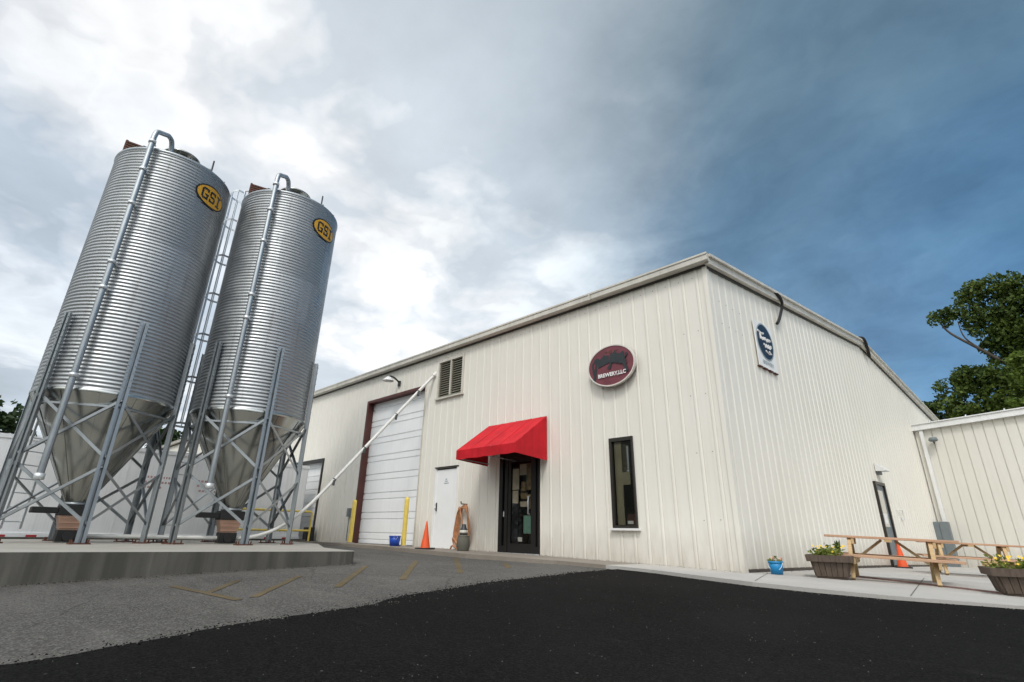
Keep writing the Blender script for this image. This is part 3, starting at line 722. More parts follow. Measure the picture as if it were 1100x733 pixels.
# ------------------------------------------------------------------ signs
def textmesh(body, size, shear=0, bold=0):
    cu = bpy.data.curves.new('t', 'FONT'); cu.body = body; cu.size = size; cu.shear = shear; cu.offset = bold; cu.align_x = 'CENTER'; cu.resolution_u = 3
    o = bpy.data.objects.new('t', cu); col.objects.link(o)
    dg = bpy.context.evaluated_depsgraph_get(); dg.update()
    me = bpy.data.meshes.new_from_object(o.evaluated_get(dg))
    vs = [tuple(v.co) for v in me.vertices]; fs = [tuple(p.vertices) for p in me.polygons]
    bpy.data.objects.remove(o); bpy.data.curves.remove(cu); bpy.data.meshes.remove(me)
    return vs, fs
def ellipse(a, b, n=56): return [(a*math.cos(2*PI*i/n), b*math.sin(2*PI*i/n)) for i in range(n)]
def ring(mb, a0, b0, a1, b1, o, ux, uy, un, d, n=56, mi=0):
    o, ux, uy, un = map(Vector, (o, ux, uy, un)); e0, e1 = ellipse(a0,b0,n), ellipse(a1,b1,n)
    P = lambda e, k: [o+ux*x+uy*y+un*k for x,y in e]
    vs = P(e0,0)+P(e1,0)+P(e0,d)+P(e1,d); fs = []
    for i in range(n):
        j = (i+1)%n; fs += [(2*n+i,2*n+j,3*n+j,3*n+i),(i,j,2*n+j,2*n+i),(n+j,n+i,3*n+i,3*n+j)]
    mb.add(vs, fs, mi)
SO = Vector((-5.90, FY-.10, 3.555)); sx, sz, sn = Vector((1,0,0)), Vector((0,0,1)), Vector((0,-1,0))
S1 = thing('wall_sign', 'round crimson sign with black gothic word and pale rim high on the front wall', 'sign', tuple(SO))
mb = MB(); mb.prism(ellipse(.59,.455), SO, sx, sz, sn, .05); mb.build('sign_disc', M['sign_red'], S1)
mb = MB(); ring(mb, .61, .475, .584, .449, SO-sn*.01, sx, sz, sn, .070); mb.build('sign_rim', M['reflect'], S1)
for x, z in ((-.3,.2),(.3,.2),(-.3,-.2),(.3,-.2)):
    mb = MB(); mb.tube([SO+sx*x+sz*z, SO+sx*x+sz*z-sn*.095], .02, 6); mb.build('stand_off', M['bronze'], S1)
mb = MB(); o_ = SO + sn*.053
# arched blackletter-like word: heavy broken strokes with diamond feet, first and last swept down to points
arc = lambda x: .16 - .75*x*x
KK = [0]
def stroke(mb, pts, w, k=0):
    for (xa,za_),(xb,zb_) in zip(pts, pts[1:]):
        dx, dz = xb-xa, zb_-za_; l = math.hypot(dx, dz); w = w*1.3 if w > .012 else w; nx, nz = -dz/l*w/2, dx/l*w/2
        q = [(xa+nx,za_+nz),(xa-nx,za_-nz),(xb-nx,zb_-nz),(xb+nx,zb_+nz)]
        KK[0] += .00035; mb.prism(q, o_+sn*(k+KK[0]), sx, sz, sn, .003)
LET = [(-.40,.17,.075,'T'),(-.29,.10,.055,'n'),(-.20,.10,.055,'o'),(-.11,.10,.055,'n'),(-.02,.10,.06,'y'),(.08,.11,.06,'o'),(.18,.12,.055,'n'),(.27,.12,.055,'o'),(.36,.16,.07,'L')]
for i, (x, h, w, k) in enumerate(LET):
    c = arc(x); sl = -1.5*x*.5
    P_ = lambda u, v: (x+u*w*1.25, c+sl*u*w+v*h)
    if k == 'T': stroke(mb, [P_(-.9,.35),P_(.1,.95),P_(1.0,.75)], .034); stroke(mb, [P_(.3,.8),P_(.1,-.3),P_(-.4,-1.9)], .040); stroke(mb, [P_(-.8,.3),P_(-.6,-.8),P_(-.2,-1.2)], .032); stroke(mb, [P_(-.35,-1.5),P_(-.55,-2.1)], .018)
    if k == 'n': stroke(mb, [P_(-.5,.8),P_(-.4,-.6),P_(-.1,-.95)], .033); stroke(mb, [P_(-.4,.5),P_(.2,.85),P_(.45,.5),P_(.4,-.6),P_(.7,-.9)], .031)
    if k == 'o': stroke(mb, [P_(-.1,.95),P_(-.55,.4),P_(-.5,-.5),P_(0,-.95),P_(.5,-.4),P_(.5,.5),P_(-.1,.95)], .031)
    if k == 'y': stroke(mb, [P_(-.5,.8),P_(-.45,-.4),P_(0,-.8)], .033); stroke(mb, [P_(.5,.9),P_(.4,-.8),P_(.1,-1.9),P_(-.5,-2.3)], .034)
    if k == 'L': stroke(mb, [P_(-.3,1.2),P_(-.3,-.5),P_(.3,-.9),P_(.45,-1.4),P_(.6,-1.7)], .034); stroke(mb, [P_(-.2,.1),P_(.5,.6),P_(.9,1.0)], .030); stroke(mb, [P_(.0,.1),P_(.5,-.6)], .03)
mb.build('gothic_word', M['sign_black'], S1)
mb = MB(); vs, fs = textmesh('BREWERY,LLC', .118, 0, .004)
mb.add([o_+sx*(x*.97+.03)+sz*(y-.25)+sn*.022 for x,y,_ in vs], fs); mb.build('lettering', M['sign_white'], S1)
mb = MB()
for x0, z0, x1, z1 in ((-.15,.30,-.06,.345),(-.04,.27,.06,.36),(.10,.30,.2,.33)): mb.prism(ellipse((x1-x0)/2,(z1-z0)/2,12), o_+sx*(x0+x1)/2+sz*(z0+z1)/2-sn*.001, sx, sz, sn, .003)
mb.build('emblem', M['maroon'], S1)

SO2 = sp(2.37, 4.10, .042)
S2 = thing('wall_sign', 'square white sign with navy oval and white script on the gable wall', 'sign', tuple(SO2))
mb = MB(); mb.obox(SO2, SD*.48, SN*.010, Vector((0,0,.55))); mb.build('sign_board', M['sign_white'], S2)
o2 = SO2 + SN*.0135 + Vector((0,0,.10)); zz = Vector((0,0,1))
mb = MB(); mb.prism(ellipse(.42,.43), o2, SD, zz, SN, .004); mb.build('navy_oval', M['sign_navy'], S2)
mb = MB(); ring(mb, .435,.445,.405,.415, o2, SD, zz, SN, .0065); mb.build('oval_rim', M['sign_grey'], S2)
mb = MB(); o3 = o2 + SN*.006
def wave(x0, x1, z0, amp, freq, r):
    n = 48; p = [o3 + SD*(x0+(x1-x0)*i/n - amp*.35*math.sin(i/n*freq*2*PI*2)) + zz*(z0 + .02*i/n + amp*math.sin(i/n*freq*2*PI)*(.7+.3*math.sin(i*.9))) for i in range(n+1)]
    mb.tube(p, r, 5, sm=False)
mb.tube([o3+SD*-.36+zz*.20, o3+SD*-.16+zz*.17, o3+SD*-.06+zz*.19], .026, 6); mb.tube([o3+SD*-.25+zz*.19, o3+SD*-.24+zz*.02], .026, 6)
wave(-.24,.30,.06,.048,4.5,.015); wave(-.10,.30,-.10,.05,3.5,.015); mb.tube([o3+SD*-.05+zz*-.22, o3+SD*.12+zz*-.27, o3+SD*.24+zz*-.25, o3+SD*.14+zz*-.20], .020, 6)
mb.build('script_word', M['sign_white'], S2)
mb = MB(); vs, fs = textmesh('BREWERY', .135, 0, .001)
mb.add([SO2+SN*.0145+SD*x*.95+zz*(y-.47) for x,y,_ in vs], fs); mb.build('lettering', M['sign_grey'], S2)
for s in (-.42,-.15,.13,.40):
    mb = MB(); mb.obox(SO2+SD*s+zz*-.565-SN*.02, SD*.08, SN*.035, zz*.012); mb.build('sign_bracket', M['rust'], S2)

# black hose over the gable edge, and the cable by the ridge
mb = MB(); hp = [sp(2.85,5.72,-.25), sp(3.15,5.76,.05), sp(3.42,5.72,.16), sp(3.62,5.55,.16), sp(3.60,5.28,.09), sp(3.45,5.06,.07), sp(3.30,4.93,.07)]
def smooth(pts, n=8):
    pts = [Vector(p) for p in pts]; out = []
    for i in range(len(pts)-1):
        p0, p1, p2, p3 = pts[max(i-1,0)], pts[i], pts[i+1], pts[min(i+2,len(pts)-1)]
        for k in range(n):
            t = k/n; out.append(.5*((2*p1)+(p2-p0)*t+(2*p0-5*p1+4*p2-p3)*t*t+(3*p1-p0-3*p2+p3)*t**3))
    out.append(pts[-1]); return out
mb.tube(smooth(hp), .036, 8); tag(mb.build('roof_hose', M['rubber'], off=tuple(hp[-1])), 'short black hose hanging over the roof edge above the navy oval sign', 'hose')
mb = MB(); hp = [sp(10.4,6.50,-.1), sp(10.7,6.58,.12), sp(10.9,6.55,.20), sp(11.2,6.34,.18), sp(11.6,6.12,.10)]
mb.tube(smooth(hp), .05, 8); tag(mb.build('roof_hose', M['rubber'], off=tuple(hp[-1])), 'black hose draped over the ridge end of the gable roof', 'hose')

# ------------------------------------------------------------------ lamps on the walls
Lp = thing('wall_lamp', 'dark gooseneck lamp with pale shade above the tall garage door', 'lamp', (-14.38, FY, 4.72))
mb = MB(); mb.tube(smooth([(-14.38,FY-.01,4.72),(-14.38,FY-.10,4.80),(-14.38,FY-.26,4.88),(-14.38,FY-.40,4.90),(-14.38,FY-.46,4.86)]), .030, 8); mb.obox((-14.38,FY-.035,4.72), (.06,0,0), (0,.02,0), (0,0,.09)); mb.build('lamp_arm', M['steel_dark'], Lp)
mb = MB(); mb.lathe([(.185,-.02),(.18,0),(.11,.07),(.06,.12),(0,.125)], 20, (-14.38,FY-.47,4.74)); mb.build('lamp_shade', M['white'], Lp)
mb = MB(); mb.lathe([(0,-.05),(.05,-.03),(.05,.05),(0,.06)], 12, (-14.38,FY-.47,4.74)); mb.build('bulb', M['sign_white'], Lp)
L2 = thing('wall_lamp', 'white wedge shaped wall light over the grey side door', 'lamp', tuple(sp(9.55,1.95)))
mb = MB(); o = sp(9.30,2.02,.03); mb.prism([(0,-.06),(.27,-.06),(.27,-.03),(.02,.17),(0,.17)], o, SN, zz, SD, .40); mb.build('lamp_hood', M['white'], L2)
mb = MB(); mb.obox(sp(9.45,1.91,.08), SD*.08, SN*.05, zz*.05); mb.build('lamp_base', M['greybox'], L2)
L3 = thing('wall_lamp', 'round grey flood lamp near the top of the lean-to wall', 'lamp', (-1.90, EY, 3.7))
mb = MB(); mb.lathe([(0,-.02),(.13,0),(.15,.05),(.12,.14),(0,.16)], 20, (-1.90,EY-.22,3.66)); mb.build('lamp_head', M['greybox'], L3)
mb = MB(); mb.tube([(-1.90,EY,3.62),(-1.90,EY-.2,3.64)], .03, 8); mb.build('lamp_arm', M['steel_dark'], L3)
mb = MB(); mb.tube([sp(10.75,.93,.02), sp(10.75,.93,.07), sp(11.15,.93,.07), sp(11.15,.70,.07), sp(11.15,.70,.02)], .014, 6); mb.obox(sp(11.15,.68,.05), SD*.05, SN*.03, zz*.05)
tag(mb.build('wall_bracket', M['white'], off=tuple(sp(11.15,.7))), 'small white pipe bracket on the gable wall right of the side door', 'bracket')

# ------------------------------------------------------------------ silos
def silo():
    t = thing('grain_silo', '', 'silo', (0,0,0), world=False)
    Rr = 1.355; z0, z1 = 3.06, 9.35; nw = 72; pr = []
    for i in range(nw*6+1):
        f = i/(nw*6); pr.append((Rr+.0085*math.sin(2*PI*f*nw), z0+(z1-z0)*f))
    mb = MB(); mb.lathe(pr, 120); tw = mb.build('tank_wall', M['galv'], t)
    mb = MB(); mb.lathe([(Rr+.020,z0-.05),(Rr+.026,z0),(Rr+.012,z0+.02)], 90); mb.build('rim_angle', M['galv_smooth'], tw)
    mb = MB(); mb.lathe([(Rr+.006,z1-.05),(Rr+.026,z1-.01),(Rr+.02,z1+.03),(Rr-.02,z1+.04)], 90); mb.build('rim_angle', M['galv_leg'], tw)
    mb = MB(); mb.lathe([(Rr+.02,z1+.03),(.36,z1+.53)], 60)
    for k in range(16):
        a = 2*PI*k/16; mb.bar((1.36*math.cos(a),1.36*math.sin(a),z1+.055), (.36*math.cos(a),.36*math.sin(a),z1+.545), .03, .04)
    rf = mb.build('roof', M['galv_smooth'], t)
    mb = MB(); mb.lathe([(.42,z1+.45),(.42,z1+.76),(.46,z1+.77),(.46,z1+.81),(0,z1+.86)], 32); mb.build('fill_cap', M['galv_smooth'], rf)
    mb = MB(); a = R_(52); mb.tube([(.85*math.cos(a),.85*math.sin(a),z1+.28),(.85*math.cos(a),.85*math.sin(a),z1+.86)], .022, 6); mb.build('roof_rod', M['steel_dark'], rf)
    a = R_(-100); c_, s_ = math.cos(a), math.sin(a); mb = MB(); o = Vector((1.0*c_,1.0*s_,z1+.36))
    for i in range(5):
        mb.obox(o+Vector((0,0,.07*i-.08)), Vector((-s_,c_,0))*.30, Vector((c_,s_,0))*.26, Vector((0,0,.024)))
    for i in (-1,1):
        for j in (-1,1): mb.obox(o+Vector((-s_,c_,0))*.27*i+Vector((c_,s_,0))*.23*j+Vector((0,0,.05)), Vector((.025,0,0)), Vector((0,.025,0)), Vector((0,0,.2)))
    mb.build('hatch_step', M['rust'], rf)
    # hopper with seam ribs
    zh = .80; rh = .19
    mb = MB(); mb.lathe([(Rr+.01,z0-.05),(rh,zh)], 72)
    for k in range(12):
        a = 2*PI*(k+.5)/12; p = Vector((math.cos(a),math.sin(a),0)); mb.bar(p*(Rr+.012)+Vector((0,0,z0-.06)), p*(rh+.004)+Vector((0,0,zh)), .045, .012, up=p)
    hp = mb.build('hopper', M['galv_smooth'], t)
    mb = MB(); mb.lathe([(rh,zh+.02),(rh+.05,zh),(rh+.05,zh-.04),(rh,zh-.05)], 32); mb.build('outlet_ring', M['galv_leg'], hp)
    mb = MB(); mb.box((-.27,-.27,.54),(.27,.27,.75)); mb.box((-.2,-.72,.58),(.2,-.271,.70)); mb.build('slide_gate', M['rubber'], t, bevel=.012)
    mb = MB(); mb.add([(s*x,u*y,z) for z,x,y in ((.54,.245,.245),(.25,.17,.17)) for s,u in ((-1,-1),(1,-1),(1,1),(-1,1))], [(0,1,5,4),(1,2,6,5),(2,3,7,6),(3,0,4,7)])
    for z, r in ((.49,.242),(.40,.222),(.30,.198)): mb.box((-r,-r,z-.008),(r,r,z+.008))
    mb.build('feed_boot', M['tan'], t)
    mb = MB(); mb.box((-.19,-.19,.015),(.19,.19,.25)); mb.tube([(-.28,0,.13),(.28,0,.13)], .10, 14); mb.build('auger_box', M['rubber'], t, bevel=.01)
    # six columns, hat section, on base plates
    LA = [R_(2+60*k) for k in range(6)]; rl = Rr+.075; ztop = 4.74
    for a in LA:
        p = Vector((math.cos(a),math.sin(a),0)); tn = Vector((-p.y,p.x,0)); mb = MB()
        sec = [(-.030,-.045),(.030,-.045),(.036,.045),(.085,.045),(.085,.053),(.028,.053),(.022,-.037),(-.022,-.037),(-.028,.053),(-.085,.053),(-.085,.045),(-.036,.045)]
        mb.prism([(x,y) for x,y in sec], p*rl+Vector((0,0,.02)), tn, p, Vector((0,0,1)), ztop-.02)
        for z in np.arange(3.2, ztop-.05, .16):
            for s in (-.06,.06): mb.tube([p*(rl+.05)+tn*s+Vector((0,0,z)), p*(rl+.066)+tn*s+Vector((0,0,z))], .013, 6)
        lg = mb.build('leg', M['galv_leg'], t)
        mb = MB(); mb.obox(p*rl+Vector((0,0,.012)), tn*.17, p*.13, Vector((0,0,.012)))
        for s in (-.13,.13):
            for q in (-.09,.09): mb.tube([p*(rl+q)+tn*s+Vector((0,0,.02)), p*(rl+q)+tn*s+Vector((0,0,.085))], .016, 6)
        mb.build('base_plate', M['rust'], lg)
    for k in range(6):
        a, b = LA[k], LA[(k+1)%6]; pa = Vector((math.cos(a),math.sin(a),0)); pb = Vector((math.cos(b),math.sin(b),0))
        for z0_, z1_ in ((1.68,2.90),(.38,1.50)):
            mb = MB()
            for p, q, e in ((pa,pb,.012),(pb,pa,-.012)):
                A_, B_ = p*(rl+.03+e)+Vector((0,0,z0_)), q*(rl+.03+e)+Vector((0,0,z1_))
                d = (B_-A_).normalized(); nrm = (pa+pb).normalized(); side = d.cross(nrm)
                mb.bar(A_, B_, .055, .008, up=nrm); mb.bar(A_+side*.026-nrm*.024, B_+side*.026-nrm*.024, .006, .045, up=nrm)
            mb.build('cross_brace', M['galv_bright'] if k in (4,5) and False else M['galv_leg'], t)
        # hopper tie from column to cone
        mb = MB(); mb.bar(pa*(rl-.03)+Vector((0,0,2.75)), pb*(rl-.03)+Vector((0,0,2.75)), .06, .04); mb.build('tie_bar', M['galv_leg'], t)
    # fill pipe
    a = R_(-34); p = Vector((math.cos(a),math.sin(a),0)); rp = Rr+.16; mb = MB()
    path = [p*rp+Vector((0,0,1.25)), p*rp+Vector((0,0,5.0)), p*rp+Vector((0,0,z1+.25))] + smooth([p*rp+Vector((0,0,z1+.26)), p*(rp-.06)+Vector((0,0,z1+.46)), p*(rp-.25)+Vector((0,0,z1+.60))], 6)[1:] + smooth([p*.95+Vector((0,0,z1+.80)), p*.74+Vector((0,0,z1+.80)), p*.62+Vector((0,0,z1+.55)), p*.62+Vector((0,0,z1+.35))], 6)
    mb.tube(path, .062, 14); fp = mb.build('fill_pipe', M['galv_leg'], t)
    for z in (3.3, 5.35, 6.0, 7.6, 8.6, 9.45):
        mb = MB(); mb.lathe([(.066,-.04),(.082,-.04),(.082,.04),(.066,.04)], 14, tuple(p*rp+Vector((0,0,z))))
        mb.bar(p*(rp-.06)+Vector((0,0,z)), p*(Rr-.0)+Vector((0,0,z)), .05, .03); mb.build('pipe_bracket', M['galv_bright'], fp)
    mb = MB(); mb.lathe([(.060,-.07),(.088,-.07),(.088,.05),(.060,.05)], 14, tuple(p*rp+Vector((0,0,1.24)))); mb.build('end_coupling', M['galv_bright'], fp)
    # ladder with safety cage, back left
    a = R_(-136); p = Vector((math.cos(a),math.sin(a),0)); tn = Vector((-p.y,p.x,0)); rr = Rr+.20; mb = MB()
    for s in (-.2,.2): mb.bar(p*rr+tn*s+Vector((0,0,.25)), p*rr+tn*s+Vector((0,0,z1+.95)), .05, .025, up=p)
    for z in np.arange(.4, z1+.2, .305): mb.tube([p*rr-tn*.2+Vector((0,0,z)), p*rr+tn*.2+Vector((0,0,z))], .014, 6)
    for z in np.arange(3.4, z1, 1.4):
        for s in (-.2,.2): mb.bar(p*rr+tn*s+Vector((0,0,z)), p*(Rr)+tn*s+Vector((0,0,z)), .03, .03)
    ld = mb.build('ladder', M['galv_bright'], t)
    mb = MB(); hoop = [(-.2,0)] + [(-.36*math.cos(f), .10+.44*math.sin(f)) for f in np.linspace(0, PI, 13)] + [(.2,0)]
    for z in list(np.arange(2.9, z1+.3, 1.25)) + [z1+.85]:
        pts = [p*(rr+y)+tn*x+Vector((0,0,z)) for x,y in hoop]
        for i in range(len(pts)-1): mb.bar(pts[i], pts[i+1], .010, .055)
    for f in np.linspace(0, PI, 7):
        q = p*(rr+.10+.44*math.sin(f))+tn*(-.36*math.cos(f)); mb.bar(q+Vector((0,0,2.9)), q+Vector((0,0,z1+.85)), .035, .010, up=p)
    mb.build('safety_cage', M['galv_bright'], ld)
    mb = MB(); 
    mb.tube([p*rr+tn*.2+Vector((0,0,z1+.93)), p*(rr-.45)+tn*.25+Vector((0,0,z1+.90)), p*(rr-.62)+tn*.5+Vector((0,0,z1+.45))], .02, 6)
    mb.tube([p*rr-tn*.2+Vector((0,0,z1+.93)), p*(rr-.45)-tn*.25+Vector((0,0,z1+.90)), p*(rr-.5)-tn*.3+Vector((0,0,z1+.2))], .02, 6); mb.build('grab_rail', M['galv_bright'], ld)
    # oval badge wrapped on the wall
    a0 = R_(32); rb = Rr+.022; zc = 8.66
    def wrap(x, y, k=0): a = a0 + x/rb; return ((rb+k)*math.cos(a), (rb+k)*math.sin(a), zc+y)
    def disc(a_, b_, k, mb):
        n = 48; rings = [0,.33,.66,1]; vs = []; fs = []
        for q in rings[1:]:
            for i in range(n): vs.append(wrap(q*a_*math.cos(2*PI*i/n), q*b_*math.sin(2*PI*i/n), k))
        vs.append(wrap(0,0,k)); c = len(vs)-1
        for i in range(n): fs.append((c,i,(i+1)%n))
        for r_ in range(2):
            for i in range(n): fs.append((r_*n+i,(r_+1)*n+i,(r_+1)*n+(i+1)%n,r_*n+(i+1)%n))
        mb.add(vs, fs)
    mb = MB(); disc(.475,.315,0,mb); bd = mb.build('badge', M['black'], t)
    mb = MB(); disc(.435,.275,.004,mb); mb.build('badge_face', M['gold'], bd)
    mb = MB(); G = []
    def rect(x0,y0,x1,y1):
        n = max(1, int((x1-x0)/.03)+1); 
        for i in range(n):
            xa, xb = x0+(x1-x0)*i/n, x0+(x1-x0)*(i+1)/n
            mb.add([wrap(xa,y0,.009),wrap(xb,y0,.009),wrap(xb,y1,.009),wrap(xa,y1,.009)], [(0,1,2,3)])
    h = .165; w_ = .052
    # G
    gx = -.315; rect(gx,-h+.04,gx+w_,h-.04); rect(gx+.03,h-.055,gx+.205,h); rect(gx+.03,-h,gx+.17,-h+.055); rect(gx+.155,h-.10,gx+.205,h); rect(gx+.145,-h,gx+.195,.0); rect(gx+.10,-.045,gx+.21,.0)
    # S
    gx = -.075; rect(gx+.02,h-.055,gx+.185,h); rect(gx,.02,gx+w_,h-.03); rect(gx+.02,-.028,gx+.165,.028); rect(gx+.135,-h+.03,gx+.187,-.01); rect(gx,-h,gx+.165,-h+.055); rect(gx+.14,h-.095,gx+.185,h); rect(gx,-h,gx+.045,-h+.095)
    # I
    gx = .165; rect(gx,h-.05,gx+.15,h); rect(gx,-h,gx+.15,-h+.05); rect(gx+.048,-h+.05,gx+.102,h-.05)
    mb.build('badge_lettering', M['black'], bd)
    return t
s1 = silo()
s1.location = (-15.034, 1.872, ZS)
s2 = copy_tree(s1); s2.location = (-14.30, 4.84, ZS); s2.rotation_euler.z = R_(-5.5)
for ch in s1.children:
    if ch.name.startswith('ladder'): ch.rotation_euler.z = R_(-11)
tag(s1, 'corrugated hopper silo with yellow oval badge standing at the left edge of the pad', 'silo', 'corrugated grain silos on the concrete pad')
tag(s2, 'corrugated hopper silo with yellow oval badge standing nearer the cream building', 'silo', 'corrugated grain silos on the concrete pad')

# white conveyor tube from under the silos up to the facade
o = Vector((-14.30,4.84,0)); dv = Vector((-12.45+14.30, 9.40-4.84, 0)); L = dv.length; dv /= L
us = [(-3.05,ZS+.13),(-1.5,ZS+.13),(.0,ZS+.13),(.45,ZS+.14),(.8,-.12),(1.15,.04),(1.45,.27),(1.75,.56),(2.1,.98),(3.2,2.42),(4.1,3.60),(L+.02,4.68)]
mb = MB(); mb.tube(smooth([o+dv*u+Vector((0,0,z)) for u,z in us], 6), .046, 14)
cv = thing('conveyor_tube', 'long white tube rising from under the silos to the facade beside the louvre', 'pipe', (-14.30,4.84,ZS))
mb.build('tube', M['pvc'], cv)
for u, z in ((2.35,1.31),(3.05,2.22),(3.85,3.27),(4.45,4.06)):
    p = o+dv*u+Vector((0,0,z)); q = dv*.6+Vector((0,0,.8)); mb = MB(); mb.tube([p-q*.015,p+q*.015], .050, 12); mb.tube([p+Vector((.02,-.02,-.03)),p+Vector((.05,-.04,-.16))], .034, 8)
    mb.build('tube_clamp', M['steel_dark'], cv)
mb = MB(); mb.tube([(-12.465,FY-.06,4.60),(-12.44,FY+.06,4.74)], .075, 14); mb.build('wall_collar', M['pvc'], cv)

# ------------------------------------------------------------------ trailer in the sunken dock
T = thing('box_trailer', 'long white box trailer backed into the sunken loading dock behind the silos', 'trailer', (-20.6, 2.0, -1.6))
tx1, tx0, ty0, ty1, tz0, tz1 = -19.30, -21.85, -7.0, 9.0, -.33, 2.27
mb = MB(); mb.box((tx0,ty0,tz0),(tx1,ty1,tz1)); body = mb.build('body', M['trailer'], T, bevel=.03)
mb = MB()
for y in np.arange(ty0+.6, ty1-.2, 1.22): mb.box((tx1,y,tz0+.12),(tx1+.006,y+.04,tz1-.1))
mb.box((tx1,ty0,tz1-.10),(tx1+.02,ty1,tz1+.01)); mb.box((tx1,ty0,tz0-.02),(tx1+.025,ty1,tz0+.12)); 
for y0, z0 in ((3.72,1.42),(5.25,1.40)):
    for r_ in range(3):
        y = y0+.08*r_
        while y < y0+.95-.15*r_:
            w2 = random.uniform(.03,.08); mb.box((tx1,y,z0-.15*r_),(tx1+.004,y+w2,z0-.15*r_+.06), 1); y += w2+.035
mb.build('side_rail', [M['trailer'], M['faded']], body)
mb = MB()
for y in np.arange(ty0+.5, ty1-.2, .62): mb.box((tx1+.026,y,tz0+.02),(tx1+.029,y+.22,tz0+.075))
mb.build('red_tape', M['tape'], body)
for y in (5.6, 6.9, -5.0):
    mb = MB(); mb.tube([(tx1-.55,y,-1.10),(tx1-.05,y,-1.10)], .5, 24); w_ = mb.build('wheel', M['rubber'], T); mb = MB(); mb.tube([(tx1-.06,y,-1.10),(tx1-.03,y,-1.10)], .27, 18); mb.build('rim', M['galv_bright'], w_)
for y in (-3.6,): 
    mb = MB(); mb.bar((tx1-.3,y,-.33),(tx1-.3,y,-1.58), .12, .12); mb.box((tx1-.45,y-.15,-1.6),(tx1-.15,y+.15,-1.57)); mb.build('landing_leg', M['steel_dark'], T)
mb = MB(); mb.box((tx0+.05,ty0+.1,-.48),(tx1-.2,ty1-.1,tz0-.021)); mb.build('chassis', M['steel_dark'], T)
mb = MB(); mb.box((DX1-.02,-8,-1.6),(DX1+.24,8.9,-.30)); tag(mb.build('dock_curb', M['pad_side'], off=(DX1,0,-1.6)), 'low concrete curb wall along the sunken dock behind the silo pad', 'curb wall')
# yellow railing along the dock
RL = thing('pipe_railing', 'yellow two bar pipe railing along the loading dock edge', 'railing', (-18.6,6,-.3))
mb = MB(); rx = -18.62
mb.tube([(rx,6.3,.62),(rx,9.0,.62),(rx,9.05,.57),(rx,9.05,-.40)], .036, 8); mb.build('top_bar', M['yellow'], RL)
mb = MB(); mb.tube([(rx,6.3,-.02),(rx,9.03,-.02)], .034, 8); mb.build('lower_bar', M['yellow'], RL)
for y in (6.3,):
    mb = MB(); mb.tube([(rx,y,-.40),(rx,y,.62)], .036, 8); mb.build('post', M['yellow'], RL)

# ------------------------------------------------------------------ things before the facade
def bollard(x, y, lab):
    z = zb(x, y); mb = MB(); mb.lathe([(.066,-.1),(.066,1.22),(.062,1.26),(.04,1.29),(0,1.30)], 16, (x,y,z))
    t = thing('bollard', lab, 'bollard', (x,y,z), group='yellow bollards at the garage door'); mb.build('post', M['yellow'], t)
    mb = MB(); mb.lathe([(.13,-.02),(.13,.012),(.067,.03)], 16, (x,y,z)); mb.build('footing', M['apron'], t)
bollard(-15.40, 8.85, 'yellow bollard just left of the tall garage door'); bollard(-12.56, 8.85, 'yellow bollard behind the blue bucket at the garage door')
mb = MB(); mb.box((-16.62,FY-.13,.45),(-16.48,FY-.02,.72)); mb.tube([(-16.55,FY-.06,.45),(-16.55,FY-.06,-.3)], .018, 6)
tag(mb.build('switch_box', M['greybox'], off=(-16.55,FY-.05,.45)), 'small grey electrical box on the wall left of the garage door frame', 'electrical box')
def bucket(x, y, r, h, m, lab, rim=True):
    z = zb(x, y)+.003; t = thing('bucket', lab, 'bucket', (x,y,z))
    mb = MB(); mb.lathe([(0,0),(r*.82,0),(r,h),(r*.96,h),(r*.8,.02),(0,.02)], 24, (x,y,z)); mb.build('pail', m, t)
    mb = MB(); mb.lathe([(r,h-.03),(r*1.05,h-.028),(r*1.05,h),(r,h)], 24, (x,y,z)); mb.build('rim', m, t)
    mb = MB(); mb.tube([Vector((x+r*1.03*math.cos(f),y-.02-.06*math.sin(f),z+h-.02-.13*math.sin(f))) for f in np.linspace(0,PI,12)], .006, 5); mb.build('handle', M['galv_bright'], t)
    return t
bucket(-12.62, 8.60, .155, .26, M['blue'], 'dark blue plastic bucket beside the yellow bollard')
def cone(x, y, z, h, lab, rz=.3):
    t = thing('traffic_cone', lab, 'traffic cone', (x,y,z))
    r0 = h*.19; mb = MB(); mb.lathe([(r0*.95,.03),(r0*.75,h*.25),(r0*.60,h*.42)], 20, (x,y,z)); mb.lathe([(r0*.46,h*.58),(r0*.28,h*.80),(r0*.14,h*.97),(r0*.10,h),(0,h)], 20, (x,y,z)); cb_ = mb.build('cone_body', M['orange'], t)
    mb = MB(); mb.lathe([(r0*.605,h*.42),(r0*.465,h*.58)], 20, (x,y,z)); mb.build('pale_band', M['orange'], t)
    mb = MB(); c, s = math.cos(rz)*h*.27, math.sin(rz)*h*.27; mb.obox((x,y,z+.016), (c,s,0), (-s,c,0), (0,0,.016)); mb.build('base', M['rubber'] if h > .6 else M['orange'], t, bevel=.006)
    return t
cone(-10.62, 8.12, zb(-10.62,8.12), .64, 'orange traffic cone with black base in front of the white door')
pc = sp(8.75, 0, .28); cone(pc.x, pc.y, zb(pc.x,pc.y), .70, 'red orange cone standing on the patio by the side door')
